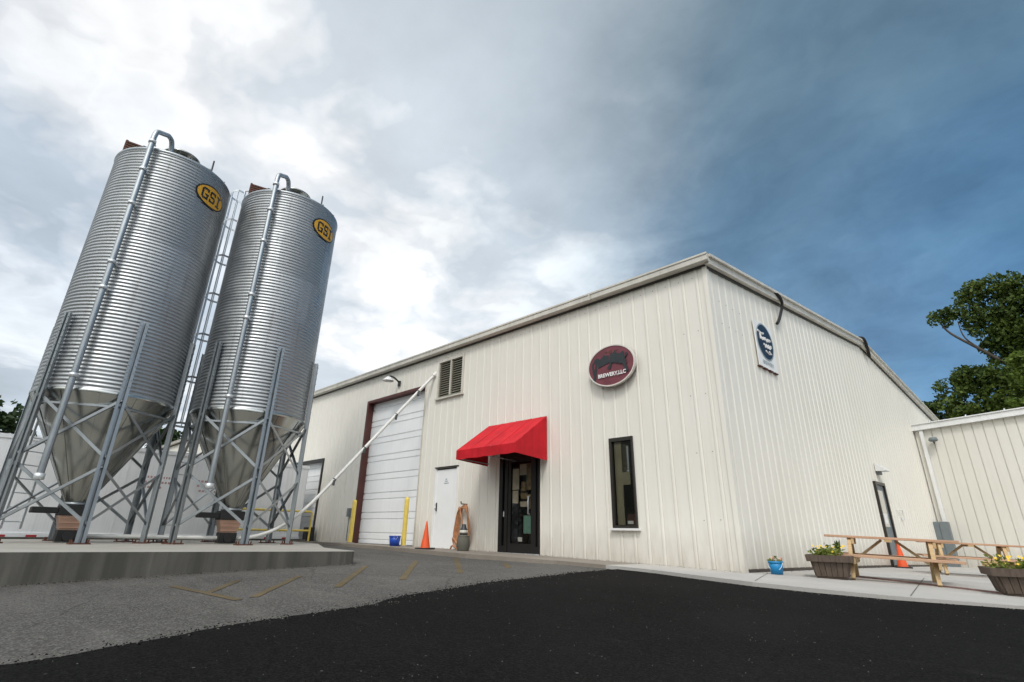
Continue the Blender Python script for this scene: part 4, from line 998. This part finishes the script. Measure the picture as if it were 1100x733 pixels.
# hose coil hung on the wall
hc = Vector((-10.64, FY-.09, 0)); mb = MB(); pts = []
for k in range(4):
    for f in np.linspace(0, 2*PI, 26)[:-1]:
        sf = math.copysign(abs(math.sin(f))**.55, math.sin(f)); top = math.cos(f); wd = .150 + .07*(.5-.5*top) + .034*k + .012*math.sin(3*f+k)
        pts.append(hc + Vector((wd*sf, -.022*k-.02*math.sin(f*2), .17+(.53-.028*k)*top)))
for q in ((.16,-.14,-.1),(-.1,-.16,-.34),(-.2,-.18,-.12),(.05,-.2,-.30),(.14,-.2,-.44),(-.15,-.22,-.30),(-.22,-.22,-.47)): pts.append(hc+Vector(q))
pts += [hc+Vector((.02,-.16,-.36)), hc+Vector((-.16,-.22,-.49)), hc+Vector((-.28,-.34,-.50)), hc+Vector((-.1,-.42,-.50)), hc+Vector((.12,-.34,-.50))]
mb.tube(smooth(pts, 4), .021, 8); hs = thing('hose', 'tan hose coiled on a hook between the white door and the stone urn', 'hose', tuple(hc+Vector((0,0,-.4)))); mb.build('coil', M['hose'], hs)
mb = MB(); mb.tube([hc+Vector((0,.08,.72)), hc+Vector((0,-.12,.72)), hc+Vector((0,-.14,.78))], .016, 6); mb.build('hook', M['steel_dark'], hs)
ux, uy = -9.93, 8.72; uz = zb(ux, uy)
U = thing('ash_urn', 'squat grey stone ash urn with ribbed base beside the coiled hose', 'urn', (ux,uy,uz))
mb = MB(); pr = []
for i in range(17):
    f = i/16; pr.append((.135+.025*math.sin(PI*min(1,f*1.1))+.007*math.sin(f*46), .34*f))
mb.lathe([(0,0)]+pr+[(.11,.355),(.085,.36)], 24, (ux,uy,uz)); mb.build('base', M['stone'], U)
mb = MB(); mb.lathe([(.085,.355),(.10,.37),(.09,.48),(.065,.52),(.05,.58),(.04,.60),(0,.60)], 20, (ux,uy,uz)); mb.build('neck', M['steel_dark'], U)
mb = MB(); mb.lathe([(.096,.395),(.104,.40),(.102,.46),(.090,.465)], 20, (ux,uy,uz)); mb.build('collar', M['trim'], U)

# ------------------------------------------------------------------ patio
def leaf_tuft(mb, c, r, h, n, size, mi=0):
    for i in range(n):
        a = random.uniform(0,2*PI); q = r*math.sqrt(random.random()); z = h*random.random()*(1-.5*(q/r)**2)
        p = Vector(c) + Vector((q*math.cos(a), q*math.sin(a), z)); d = Vector((random.gauss(0,1),random.gauss(0,1),random.gauss(.4,.6))).normalized()
        s = d.cross(Vector((random.random()-.5,random.random()-.5,random.random()-.5))).normalized(); L_ = size*random.uniform(.6,1.3)
        mb.add([p, p+d*L_*.5+s*L_*.28, p+d*L_, p+d*L_*.5-s*L_*.28], [(0,1,2,3)], mi)
def planter(x, y, lab, rz, w0, w1, h, spike=False):
    z = zb(x, y)+.004; t = thing('planter', lab, 'planter', (x,y,z), rz, group='weathered plank planters at the patio edge', world=False)
    mb = MB(); nb = 6
    for side in range(4):
        c, s = math.cos(side*PI/2), math.sin(side*PI/2)
        rot = lambda px, py: (px*c-py*s, px*s+py*c)
        for i in range(nb):
            f0, f1 = -1+2*i/nb+.015, -1+2*(i+1)/nb-.015; j = random.uniform(-.004,.004)
            v = []
            for zz_, w in ((.03,w0/2),(h-.01,w1/2)):
                for f, d in ((f0,0),(f1,0),(f1,.022),(f0,.022)): v.append((*rot(f*w, -(w+d+j)), zz_))
            mb.add(v, [(0,3,2,1),(4,5,6,7),(0,1,5,4),(1,2,6,5),(2,3,7,6),(3,0,4,7)])
    mb.box((-w0/2,-w0/2,.0),(w0/2,w0/2,.029)); mb.build('tub', M['barrel'], t)
    mb = MB()
    for side in range(4):
        c, s = math.cos(side*PI/2), math.sin(side*PI/2); rot = lambda px, py: (px*c-py*s, px*s+py*c)
        v = []; e = w1/2+.035; 
        for zz_, q in ((h-.085,e-.012),(h+.012,e)):
            for f, d in ((-1,0),(1,0),(1,.03),(-1,.03)): v.append((*rot(f*(q+ (d if 1 else 0)), -(q+d)), zz_))
        mb.add(v, [(0,3,2,1),(4,5,6,7),(0,1,5,4),(1,2,6,5),(2,3,7,6),(3,0,4,7)])
    mb.build('rim_board', M['barrel'], t)
    mb = MB(); q0, q1 = w0/2-.004, w1/2-.008; mb.add([(-q0,-q0,.031),(q0,-q0,.031),(q0,q0,.031),(-q0,q0,.031),(-q1,-q1,h-.052),(q1,-q1,h-.052),(q1,q1,h-.052),(-q1,q1,h-.052)], [(0,1,5,4),(1,2,6,5),(2,3,7,6),(3,0,4,7)]); mb.add([(-w1/2,-w1/2,h-.05),(w1/2,-w1/2,h-.05),(w1/2,w1/2,h-.05),(-w1/2,w1/2,h-.05)], [(0,1,2,3)]); mb.build('soil', M['rubber'], t)
    mb = MB()
    for i in range(9): leaf_tuft(mb, (random.uniform(-.7,.7)*w1/2, random.uniform(-.7,.7)*w1/2, h-.05), .13, random.uniform(.12,.24), 90, .055)
    mb.build('foliage', M['leaf_pot'], t)
    mb = MB()
    for i in range(15):
        p = Vector((random.uniform(-.9,.9)*w1/2, random.uniform(-.95,.6)*w1/2, h+random.uniform(.05,.16)))
        n_ = Vector((random.uniform(-.5,.5),-.8,.7)).normalized(); u_ = n_.cross(Vector((0,0,1))).normalized(); v_ = u_.cross(n_)
        for k in range(5):
            a = 2*PI*k/5; d = u_*math.cos(a)+v_*math.sin(a); e = u_*math.cos(a+.6)+v_*math.sin(a+.6); f = u_*math.cos(a-.6)+v_*math.sin(a-.6)
            mb.add([p, p+f*.013, p+d*.022+n_*.006, p+e*.013], [(0,1,2,3)])
    mb.build('flower', M['petal'], t)
    if spike:
        mb = MB()
        for k in range(6):
            a = random.uniform(0,2*PI); d = Vector((math.cos(a)*.06,math.sin(a)*.06,1)); b0 = Vector((.14,.30,h-.06)); L_ = random.uniform(.24,.36)
            s = d.cross(Vector((0,1,0))).normalized()*.03
            pts_ = [b0 + d*L_*f + Vector((d.x,d.y,0))*f*f*.5 for f in (0,.4,.75,1)]
            mb.add([pts_[0]-s,pts_[0]+s,pts_[1]+s*.9,pts_[1]-s*.9,pts_[2]+s*.6,pts_[2]-s*.6,pts_[3]], [(0,1,2,3),(3,2,4,5),(5,4,6)])
        mb.build('spiky_plant', M['spike'], t)
    return t
planter(-2.47, 10.09, 'weathered wooden planter with pale yellow flowers at the picnic table end, farther left', R_(13), .43, .54, .33, True)
planter(-.24, 10.02, 'weathered wooden planter with orange yellow flowers at the right edge of the patio', R_(13), .44, .57, .32)
bk = bucket(-3.22, 9.80, .112, .20, M['teal'], 'bright teal bucket with small flowers at the building corner')
mb = MB(); bz = zb(-3.22,9.80); leaf_tuft(mb, (-3.22,9.80,bz+.16), .10, .1, 60, .05); mb.build('foliage', M['leaf_pot'], bk)
mb = MB()
for dx, dy, h in ((-.03,-.02,.245),(.08,.03,.235)):
    mb.tube([(-3.22+dx*.5,9.80+dy*.5,bz+.16),(-3.22+dx,9.80+dy,bz+h)], .005, 5)
    for k in range(6): a = k*PI/3; mb.add([(-3.22+dx,9.80+dy,bz+h),(-3.22+dx+.03*math.cos(a),9.80+dy+.01,bz+h+.03*math.sin(a)),(-3.22+dx+.03*math.cos(a+.7),9.80+dy-.01,bz+h+.03*math.sin(a+.7))],[(0,1,2)])
mb.build('flower', M['petal2'], bk)

def picnic():
    t = thing('picnic_table', '', 'picnic table', (0,0,0), world=False)
    mb = MB(); H = .655; Lh = .88
    for i in range(5): mb.box((-Lh,-.33+i*.134,H-.036),(Lh,-.33+i*.134+.126,H))
    mb.build('table_top', M['pine_top'], t, bevel=.004)
    for y in (-.70,.45):
        mb = MB(); mb.box((-Lh,y,.335),(Lh,y+.12,.373)); mb.box((-Lh,y+.128,.335),(Lh,y+.248,.373)); mb.build('bench', M['pine_top'], t, bevel=.004)
    for x in (-.53,.53):
        for s in (-1,1):
            mb = MB(); mb.bar((x,s*.60,0),(x,s*.22,H-.037), .055, .115, up=(0,s,.3)); mb.build('leg', M['pine'], t, bevel=.003)
        mb = MB(); mb.box((x+.029,-.69,.235),(x+.068,.69,.334)); mb.box((x+.029,-.32,H-.13),(x+.068,.32,H-.037)); mb.build('cross_support', M['pine'], t, bevel=.003)
        mb = MB(); sg = -1 if x > 0 else 1; mb.bar((x+sg*.05,0,.29),(x+sg*.44,0,H-.045), .04, .085, up=(0,1,0)); mb.build('brace', M['pine'], t, bevel=.003)
    mb = MB(); mb.box((-.05,-.33,H-.075),(.05,.33,H-.037)); mb.build('cleat', M['pine'], t)
    return t
p1 = picnic(); rz = R_(9)
def put(o, x, y, rz): o.location = (x, y, zb(x, y)+.002); o.rotation_euler = (0, R_(2.2), rz)
put(p1, -1.76, 10.80, rz); tag(p1, 'pine picnic table nearest the camera, between the two plank planters', 'picnic table', 'pine picnic tables on the patio')
p2 = copy_tree(p1); put(p2, -1.08, 15.53, R_(12)); tag(p2, 'pine picnic table farther back, toward the lean-to wall', 'picnic table', 'pine picnic tables on the patio')

# grey cabinet by the inner corner
Kb = thing('utility_cabinet', 'grey blue metal utility cabinet standing at the foot of the lean-to wall', 'cabinet', (-2.1,EY-.5,-.8))
mb = MB(); mb.box((-2.62,EY-.75,-.83),(-2.08,EY-.2,.72)); cbn = mb.build('cabinet_body', M['greybox'], Kb, bevel=.015)
for x in (-2.595,-2.335):
    mb = MB(); mb.box((x,EY-.77,-.65),(x+.235,EY-.751,.66)); mb.build('cabinet_door', M['greybox'], cbn)
mb = MB(); mb.box((-1.45,24.6,-.86),(-.75,25.0,-.55)); mb.box((-1.35,24.4,-.86),(-1.0,24.59,-.62))
tag(mb.build('lumber_pile', M['pine'], off=(-1.1,24.7,-.86)), 'short pile of offcut lumber below the farther table', 'lumber')

# ------------------------------------------------------------------ trees
def leaves(name, clumps, n, size, mat, parent, flat=.75):
    tot = sum(r**2.2 for *_, r in clumps); V = []; 
    for cx_, cy_, cz_, r in clumps:
        k = int(n*r**2.2/tot)
        u = rng.normal(size=(k,3)); u /= np.linalg.norm(u,axis=1)[:,None]; rad = r*rng.random(k)**.42
        p = u*rad[:,None]*np.array([1,1,flat])
        # break the outline with noise
        keep = np.array([mnoise.noise(Vector((cx_+a*1.0, cy_+b*1.0, cz_+c*1.3))*(1.6/max(r,.8))) > -.12 for a,b,c in p])
        p = p[keep] + np.array([cx_,cy_,cz_]); k = len(p)
        d = rng.normal(size=(k,3)); d /= np.linalg.norm(d,axis=1)[:,None]; e = rng.normal(size=(k,3)); e = np.cross(d,e); e /= np.linalg.norm(e,axis=1)[:,None]
        s = size*(.6+.8*rng.random((k,1)))
        V.append(np.stack([p-d*s*.5, p+e*s*.32, p+d*s*.5, p-e*s*.32], 1))
    V = np.concatenate(V).reshape(-1,3); ox = np.array(OFF[parent.name]); V = V-ox
    me = bpy.data.meshes.new(name); nf = len(V)//4
    me.vertices.add(len(V)); me.vertices.foreach_set('co', V.ravel()); me.loops.add(len(V)); me.loops.foreach_set('vertex_index', np.arange(len(V)))
    me.polygons.add(nf); me.polygons.foreach_set('loop_start', np.arange(nf)*4); me.polygons.foreach_set('loop_total', np.full(nf,4)); me.update(); me.validate()
    me.materials.append(mat); o = bpy.data.objects.new(name, me); col.objects.link(o); o.parent = parent; return o
def tree(lab, base, limbs, clumps, n, size, mat, flat=.75):
    t = thing('tree', lab, 'tree', base)
    mb = MB()
    for pts, r0, r1 in limbs:
        ps = smooth(pts, 5); k = len(ps); mb.tube(ps, r0, 8, radii=[r0+(r1-r0)*i/(k-1) for i in range(k)])
    mb.build('trunk', M['bark'], t); leaves('crown', clumps, n, size, mat, t, flat)
    return t
# big oak behind the lean-to (about 42 m away)
Y = 42
limbs = [([(3.4,Y+1,-2),(3.2,Y+1,3),(2.6,Y+.6,7),(2.2,Y+.5,9.2)],.55,.3), ([(2.4,Y+.5,7.6),(1.2,Y,9.4),(-.1,Y-.4,11.0),(-1.5,Y-.6,12.6),(-1.9,Y-.6,13.6)],.16,.035), ([(-.1,Y-.4,11.0),(-.9,Y-.4,12.2),(-1.0,Y-.4,13.4)],.06,.02), ([(1.2,Y,9.4),(.2,Y-.3,9.9),(-1.2,Y-.5,10.1)],.06,.015), ([(2.2,Y+.5,9.0),(1.4,Y,12),(1.2,Y,14.5)],.26,.06), ([(2.3,Y+.5,9.0),(3.4,Y,12),(4.2,Y,14)],.26,.06)]
cl = [(-1.7,Y-.5,14.1,.85),(-1.0,Y-.4,14.4,.75),(-.2,Y,15.3,.9),(.4,Y,15.7,.95),(1.5,Y,15.6,1.2),(2.2,Y,15.2,1.0),(.6,Y+.4,14.1,1.4),(1.8,Y+.4,14.0,1.5),(3.2,Y,14.3,1.6),(.2,Y-.3,12.9,1.0),(1.3,Y,12.4,1.2),(2.6,Y,12.5,1.6),(3.8,Y,12.4,1.8),(4.9,Y,13.6,1.7),(3.2,Y,10.9,1.5),(4.3,Y,10.4,1.6),(1.0,Y,11.3,.7),(5.5,Y,11.8,1.8),(5.0,Y,15.2,1.6),(6.5,Y,14,2.2),(6.8,Y,10.5,2.4),(5.2,Y,9.2,1.8),(3.6,Y,9.3,1.3),(2.6,Y+.5,11.6,1.4),(2.1,Y,13.2,1.3),(1.7,Y,10.4,1.0),(2.9,Y+.5,8.0,1.6),(4.6,Y,8.0,1.9),(1.6,Y+.5,8.6,1.1),(.1,Y+.3,11.9,.6),(6.3,Y,8.0,2)]
cl = [(x+.75,y,z-.35,r) for x,y,z,r in cl] + [(1.3,Y,10.2,.8),(2.0,Y,9.4,1.1),(1.0,Y,9.2,.7),(2.6,Y,10.6,1.2),(3.4,Y,9.4,1.4),(1.9,Y,11.3,.9),(1.2,Y,11.6,.8),(1.6,Y,12.2,1.0),(.5,Y,13.3,.8),(1.1,Y+.3,10.8,.6)]
limbs = [([(x+.75,y,z) for x,y,z in p], a_, b_) for p, a_, b_ in limbs]
tree('tall dark oak with a bare limb reaching left above the lean-to roof', (3.4,Y+1,-2.2), limbs, cl, 72000, .22, M['leaf'])
Y = 39
cl = [(-.6,Y,9.2,.8),(.5,Y,9.0,.9),(1.3,Y,8.6,1.0),(-1.4,Y,8.5,1.0),(-2.7,Y,7.6,.7),(-.3,Y,8.9,1.1),(-1.9,Y,6.9,1.5),(-.5,Y,7.3,1.5),(.6,Y,7.6,1.3),(-3.1,Y+.4,6.6,1.0),(.2,Y,6.3,1.6),(1.2,Y,6.5,1.5),(-1.2,Y,5.4,1.9)]
tree('mid green bushy tree rising behind the corner of the lean-to roof', (-.8,Y,-2.2), [([(-.8,Y,-2.2),(-.8,Y,3),(-.9,Y,7)],.3,.08),([(-.8,Y,4.5),(-1.8,Y,7),(-2.3,Y,8)],.12,.03)], cl, 26000, .20, M['leaf'])
Y = 36
cl = [(1.7,Y,8.9,.6),(2.3,Y,8.4,.7),(1.4,Y,8.0,.5),(2.7,Y,9.3,.6),(3.4,Y,8.6,.8),(1.0,Y,6.6,.55),(1.7,Y,6.5,.75),(2.5,Y,6.7,.8),(3.4,Y,6.9,1.0),(1.9,Y,5.6,1.1),(3.2,Y,5.5,1.3),(4.2,Y,6.6,1.2)]
tree('light green young tree in front of the oak at the right edge', (2.6,Y,-2.2), [([(2.6,Y,-2.2),(2.6,Y,3),(2.8,Y,7)],.18,.04)], cl, 22000, .19, M['leaf2'])
# far trees at the left
for i, (x, y, h, r, lab) in enumerate(((-62,.2,10.8,4.2,'far dark tree rising over the trailer at the left edge'), (-64,-4.5,9.8,3.6,'far dark tree mostly beyond the left edge of the view'), (-66,14.8,10.6,3.0,'far tree seen in the gap between the two silos'), (-63,7.0,8.8,3.0,'far tree hidden behind the left silo legs'))):
    cl = [(x+random.uniform(-1,1)*r*.5, y+random.uniform(-1,1)*r*.7, h-r*.5-random.random()*r*1.3, r*random.uniform(.35,.6)) for _ in range(14)] + [(x,y,h-r*.55,r*.6)]
    tree(lab, (x,y,-2.2), [([(x,y,-2.2),(x,y,2),(x+.2,y,h-r)],.4,.1)], cl, 9000, .5, M['leaf_far'])

# ------------------------------------------------------------------ sky, sun, camera
W = bpy.data.worlds.new('World'); scn.world = W; W.use_nodes = True
nt = W.node_tree; bg = nt.nodes['Background']
sun_el, sun_az = R_(54), R_(146)          # azimuth from +Y towards +X
sky = N(nt, 'ShaderNodeTexSky', sky_type='NISHITA', sun_disc=False, sun_elevation=sun_el, sun_rotation=sun_az)
tc = nt.nodes.new('ShaderNodeTexCoord')
nrm = N(nt, 'ShaderNodeVectorMath', operation='NORMALIZE'); nt.links.new(tc.outputs['Generated'], nrm.inputs[0])
def wnoise(scale, detail, rough, out='Color', off=0):
    mp = N(nt, 'ShaderNodeMapping'); mp.inputs['Location'].default_value = (off, off*.7, 0); mp.inputs['Scale'].default_value = (1,1,1.5); nt.links.new(nrm.outputs[0], mp.inputs[0])
    n = N(nt, 'ShaderNodeTexNoise', i_Scale=scale, i_Detail=detail, i_Roughness=rough); nt.links.new(mp.outputs[0], n.inputs['Vector']); return n.outputs[out]
def warp(vec, col_, amt):
    s = N(nt, 'ShaderNodeVectorMath', operation='SUBTRACT'); nt.links.new(col_, s.inputs[0]); s.inputs[1].default_value = (.5,.5,.5)
    m = N(nt, 'ShaderNodeVectorMath', operation='SCALE'); nt.links.new(s.outputs[0], m.inputs[0]); m.inputs['Scale'].default_value = amt
    a = N(nt, 'ShaderNodeVectorMath', operation='ADD'); nt.links.new(vec, a.inputs[0]); nt.links.new(m.outputs[0], a.inputs[1]); return a.outputs[0]
# cloud deck coordinates: the view direction laid on a flat layer, so clouds shrink towards the horizon
sp3 = nt.nodes.new('ShaderNodeSeparateXYZ'); nt.links.new(nrm.outputs[0], sp3.inputs[0])
zc_ = N(nt, 'ShaderNodeMath', operation='MAXIMUM', i_1=0.); nt.links.new(sp3.outputs[2], zc_.inputs[0])
zd = N(nt, 'ShaderNodeMath', operation='ADD', i_1=.22); nt.links.new(zc_.outputs[0], zd.inputs[0])
iz = N(nt, 'ShaderNodeMath', operation='DIVIDE', i_0=1.); nt.links.new(zd.outputs[0], iz.inputs[1])
deck = N(nt, 'ShaderNodeVectorMath', operation='SCALE'); nt.links.new(nrm.outputs[0], deck.inputs[0]); nt.links.new(iz.outputs[0], deck.inputs['Scale'])
def dnoise(scale, detail, rough, out='Fac', off=0., vec=None, dist=0.):
    mp = N(nt, 'ShaderNodeMapping'); mp.inputs['Location'].default_value = (off, off*.7, off*.3); nt.links.new(vec or deck.outputs[0], mp.inputs[0])
    n = N(nt, 'ShaderNodeTexNoise', i_Scale=scale, i_Detail=detail, i_Roughness=rough, i_Distortion=dist); nt.links.new(mp.outputs[0], n.inputs['Vector']); return n.outputs[out]
dk2 = warp(deck.outputs[0], dnoise(1.7, 5, .55, 'Color', 4.), .5)
wd_ = warp(nrm.outputs[0], dnoise(1.5, 11, .60, 'Color', 1.3), .40)
wd_ = warp(wd_, dnoise(6, 6, .55, 'Color', 3.), .06)
#ANCHORS
ANCH = [
    ((-0.806, -0.075, 0.587), (222, 223, 225), 1),
    ((-0.721, 0.113, 0.683), (224, 226, 228), 1),
    ((-0.783, 0.23, 0.578), (248, 248, 248), 1.05),
    ((-0.796, 0.061, 0.603), (240, 240, 240), 1),
    ((-0.911, -0.008, 0.412), (200, 216, 230), 1),
    ((-0.946, -0.021, 0.322), (185, 200, 215), 1),
    ((-0.95, 0.056, 0.307), (225, 230, 235), 1),
    ((-0.974, 0.007, 0.225), (238, 240, 242), 1),
    ((-0.575, 0.292, 0.764), (220, 223, 225), 1),
    ((-0.653, 0.377, 0.656), (240, 241, 242), 1.03),
    ((-0.54, 0.428, 0.724), (228, 231, 233), 1.03),
    ((-0.465, 0.399, 0.79), (200, 206, 210), 1),
    ((-0.542, 0.577, 0.612), (226, 230, 233), 1.02),
    ((-0.6, 0.602, 0.527), (236, 239, 241), 1.03),
    ((-0.704, 0.543, 0.459), (238, 240, 242), 1.04),
    ((-0.824, 0.472, 0.315), (240, 242, 244), 1),
    ((-0.558, 0.677, 0.481), (215, 224, 230), 1),
    ((-0.404, 0.624, 0.669), (150, 168, 180), 1),
    ((-0.381, 0.492, 0.783), (176, 185, 190), 1),
    ((-0.273, 0.603, 0.75), (125, 146, 158), 1),
    ((-0.195, 0.754, 0.628), (90, 114, 134), 1),
    ((-0.022, 0.823, 0.568), (80, 107, 130), 1),
    ((0.105, 0.788, 0.606), (84, 112, 132), 1),
    ((-0.036, 0.717, 0.696), (96, 122, 140), 1),
    ((-0.442, 0.73, 0.52), (105, 136, 160), 1),
    ((-0.299, 0.784, 0.544), (66, 100, 128), 1),
    ((-0.18, 0.863, 0.473), (74, 110, 140), 1),
    ((0.05, 0.897, 0.439), (58, 100, 138), 1),
    ((-0.142, 0.919, 0.368), (142, 168, 190), 1),
    ((-0.232, 0.868, 0.44), (96, 132, 160), 1),
    ((-0.02, 0.928, 0.372), (66, 116, 160), 1),
    ((-0.094, 0.96, 0.263), (112, 154, 190), 1),
    ((0.051, 0.957, 0.286), (50, 104, 150), 1),
    ((-0.071, 0.195, 0.978), (150, 165, 178), 1),
    ((0.161, 0.441, 0.883), (110, 130, 145), 1),
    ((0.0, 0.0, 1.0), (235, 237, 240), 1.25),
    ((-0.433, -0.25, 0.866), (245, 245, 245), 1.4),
    ((0.211, -0.366, 0.906), (250, 248, 244), 2.2),  # unseen sky behind the eye, gains raised to light the facade
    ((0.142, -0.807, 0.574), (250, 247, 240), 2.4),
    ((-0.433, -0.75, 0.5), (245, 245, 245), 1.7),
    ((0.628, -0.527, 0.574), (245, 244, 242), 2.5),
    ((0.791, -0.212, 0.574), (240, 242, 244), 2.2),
    ((0.763, 0.067, 0.643), (215, 222, 228), 1.3),
    ((0.814, 0.47, 0.342), (120, 150, 175), 1),
    ((-0.84, -0.485, 0.242), (190, 195, 198), 1),
    ((-0.981, -0.173, 0.087), (150, 155, 150), 1),
    ((0.0, -0.995, 0.105), (105, 112, 105), 1),
    ((0.813, -0.569, 0.122), (105, 112, 105), 1),
    ((-0.497, -0.861, 0.105), (110, 116, 108), 1),
    ((0.416, 0.073, 0.906), (190, 200, 210), 1),
    ((-0.925, 0.163, -0.342), (90, 88, 85), 1),
    ((0.0, 0.866, -0.5), (80, 80, 78), 1),
    ((0.925, -0.163, -0.342), (90, 88, 85), 1),
    ((0.0, -0.866, -0.5), (90, 88, 85), 1),
    ((0.492, 0.853, 0.174), (110, 150, 185), 1),
    ((0.0, 0.966, 0.259), (110, 150, 185), 1),
    ((-0.936, -0.082, 0.342), (225, 228, 232), 1),
    ((-0.624, 0.743, 0.242), (235, 238, 240), 1),
    ((-0.847, 0.489, 0.208), (235, 238, 240), 1),
]
#ENDANCHORS
KAP = 60.
num = None; den = None
def lin(c): c = c/255; return c/12.92 if c <= .04045 else ((c+.055)/1.055)**2.4
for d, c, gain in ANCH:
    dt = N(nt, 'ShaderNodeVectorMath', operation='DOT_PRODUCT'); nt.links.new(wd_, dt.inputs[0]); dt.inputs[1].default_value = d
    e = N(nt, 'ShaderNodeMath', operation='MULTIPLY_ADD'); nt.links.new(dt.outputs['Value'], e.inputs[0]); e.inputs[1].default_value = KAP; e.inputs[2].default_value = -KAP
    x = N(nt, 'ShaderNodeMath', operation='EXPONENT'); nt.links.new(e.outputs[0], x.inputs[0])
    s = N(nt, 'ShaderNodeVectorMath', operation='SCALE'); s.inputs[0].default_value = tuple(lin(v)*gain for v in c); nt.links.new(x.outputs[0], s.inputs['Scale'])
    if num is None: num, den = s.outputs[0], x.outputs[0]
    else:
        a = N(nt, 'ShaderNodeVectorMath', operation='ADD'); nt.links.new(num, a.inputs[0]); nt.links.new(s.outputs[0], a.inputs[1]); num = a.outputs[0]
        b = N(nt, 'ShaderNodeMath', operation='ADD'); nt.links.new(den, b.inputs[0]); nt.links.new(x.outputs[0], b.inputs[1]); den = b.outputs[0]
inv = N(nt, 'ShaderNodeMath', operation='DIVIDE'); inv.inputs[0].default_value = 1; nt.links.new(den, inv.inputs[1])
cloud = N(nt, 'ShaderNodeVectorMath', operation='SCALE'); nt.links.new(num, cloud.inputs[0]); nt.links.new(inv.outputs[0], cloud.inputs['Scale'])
# billows: cauliflower edges from fractal cells over a soft fbm
vb = N(nt, 'ShaderNodeTexVoronoi', feature='F1', i_Scale=2.3, i_Detail=3., i_Roughness=.5, i_Lacunarity=2.2); nt.links.new(dk2, vb.inputs['Vector'])
fb = dnoise(1.5, 12, .57, 'Fac', 7., dk2)
hb = N(nt, 'ShaderNodeMath', operation='MULTIPLY_ADD', i_1=-.42); nt.links.new(vb.outputs['Distance'], hb.inputs[0]); 
fb2 = N(nt, 'ShaderNodeMath', operation='ADD', i_1=.17); nt.links.new(fb, fb2.inputs[0]); nt.links.new(fb2.outputs[0], hb.inputs[2])
lum = nt.nodes.new('ShaderNodeRGBToBW'); nt.links.new(cloud.outputs[0], lum.inputs[0])
bright = ramp(nt, lum.outputs[0], [(.22, .0), (.62, 1)])
texb = ramp(nt, hb.outputs[0], [(.22, (.70,.75,.80)), (.31, (.87,.895,.92)), (.365, (.97,.975,.985)), (.385, (1.04,1.04,1.04)), (.46, (1.13,1.13,1.12)), (.60, (1.0,1.005,1.015))])
storm = dnoise(1.9, 12, .60, 'Fac', 11., dk2)
texd = ramp(nt, storm, [(.30, (.62,.66,.70)), (.44, (.86,.88,.90)), (.53, (1.02,1.02,1.02)), (.62, (1.22,1.18,1.14)), (.75, (1.5,1.38,1.27))])
tex = mixc(nt, bright, texd, texb)
cl2 = mixc(nt, 1., cloud.outputs[0], tex, 'MULTIPLY')
tex2 = ramp(nt, dnoise(2.6, 9, .55, 'Fac', 2.), [(.32, .88), (.68, 1.12)])
cl2 = mixc(nt, 1., cl2, tex2, 'MULTIPLY')
CLOUD_GAIN = 12.2
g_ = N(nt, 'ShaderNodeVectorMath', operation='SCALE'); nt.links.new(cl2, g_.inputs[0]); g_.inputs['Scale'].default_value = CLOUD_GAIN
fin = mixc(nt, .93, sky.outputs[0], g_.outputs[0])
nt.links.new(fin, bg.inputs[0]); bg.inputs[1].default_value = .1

sd = bpy.data.lights.new('Sun', 'SUN'); sd.energy = 1.5; sd.angle = R_(12); sd.color = (1,.965,.91)
so = bpy.data.objects.new('Sun', sd); col.objects.link(so)
dirv = Vector((math.sin(sun_az)*math.cos(sun_el), math.cos(sun_az)*math.cos(sun_el), math.sin(sun_el)))
so.rotation_euler = dirv.to_track_quat('Z', 'Y').to_euler(); so.location = dirv*60

cd = bpy.data.cameras.new('Camera'); cd.sensor_width = 36; cd.lens = 36*547/1100; cd.clip_start = .05; cd.clip_end = 3000
co = bpy.data.objects.new('Camera', cd); col.objects.link(co); scn.camera = co
f_ = 547.
Zc = Vector((29,-1441.5,f_)).normalized(); Xc = Vector((609,-195.5,-f_)); Xc = (Xc - Zc*Xc.dot(Zc)).normalized(); Yc = Zc.cross(Xc)
Rm = Matrix((Xc, Yc, Zc))                       # world = Rm @ (x right, y down, z forward)
right, down, fwd = Rm @ Vector((1,0,0)), Rm @ Vector((0,1,0)), Rm @ Vector((0,0,1))
co.matrix_world = Matrix(((right.x,-down.x,-fwd.x,0),(right.y,-down.y,-fwd.y,0),(right.z,-down.z,-fwd.z,0),(0,0,0,1)))
vs_ = scn.view_settings; scn.display_settings.display_device = 'sRGB'
vs_.view_transform = 'Standard'; vs_.look = 'None'; vs_.exposure = 0; vs_.gamma = 1; vs_.use_curve_mapping = False
scn.cycles.max_bounces = 6; scn.cycles.transparent_max_bounces = 8
scn.cycles.use_denoising = True
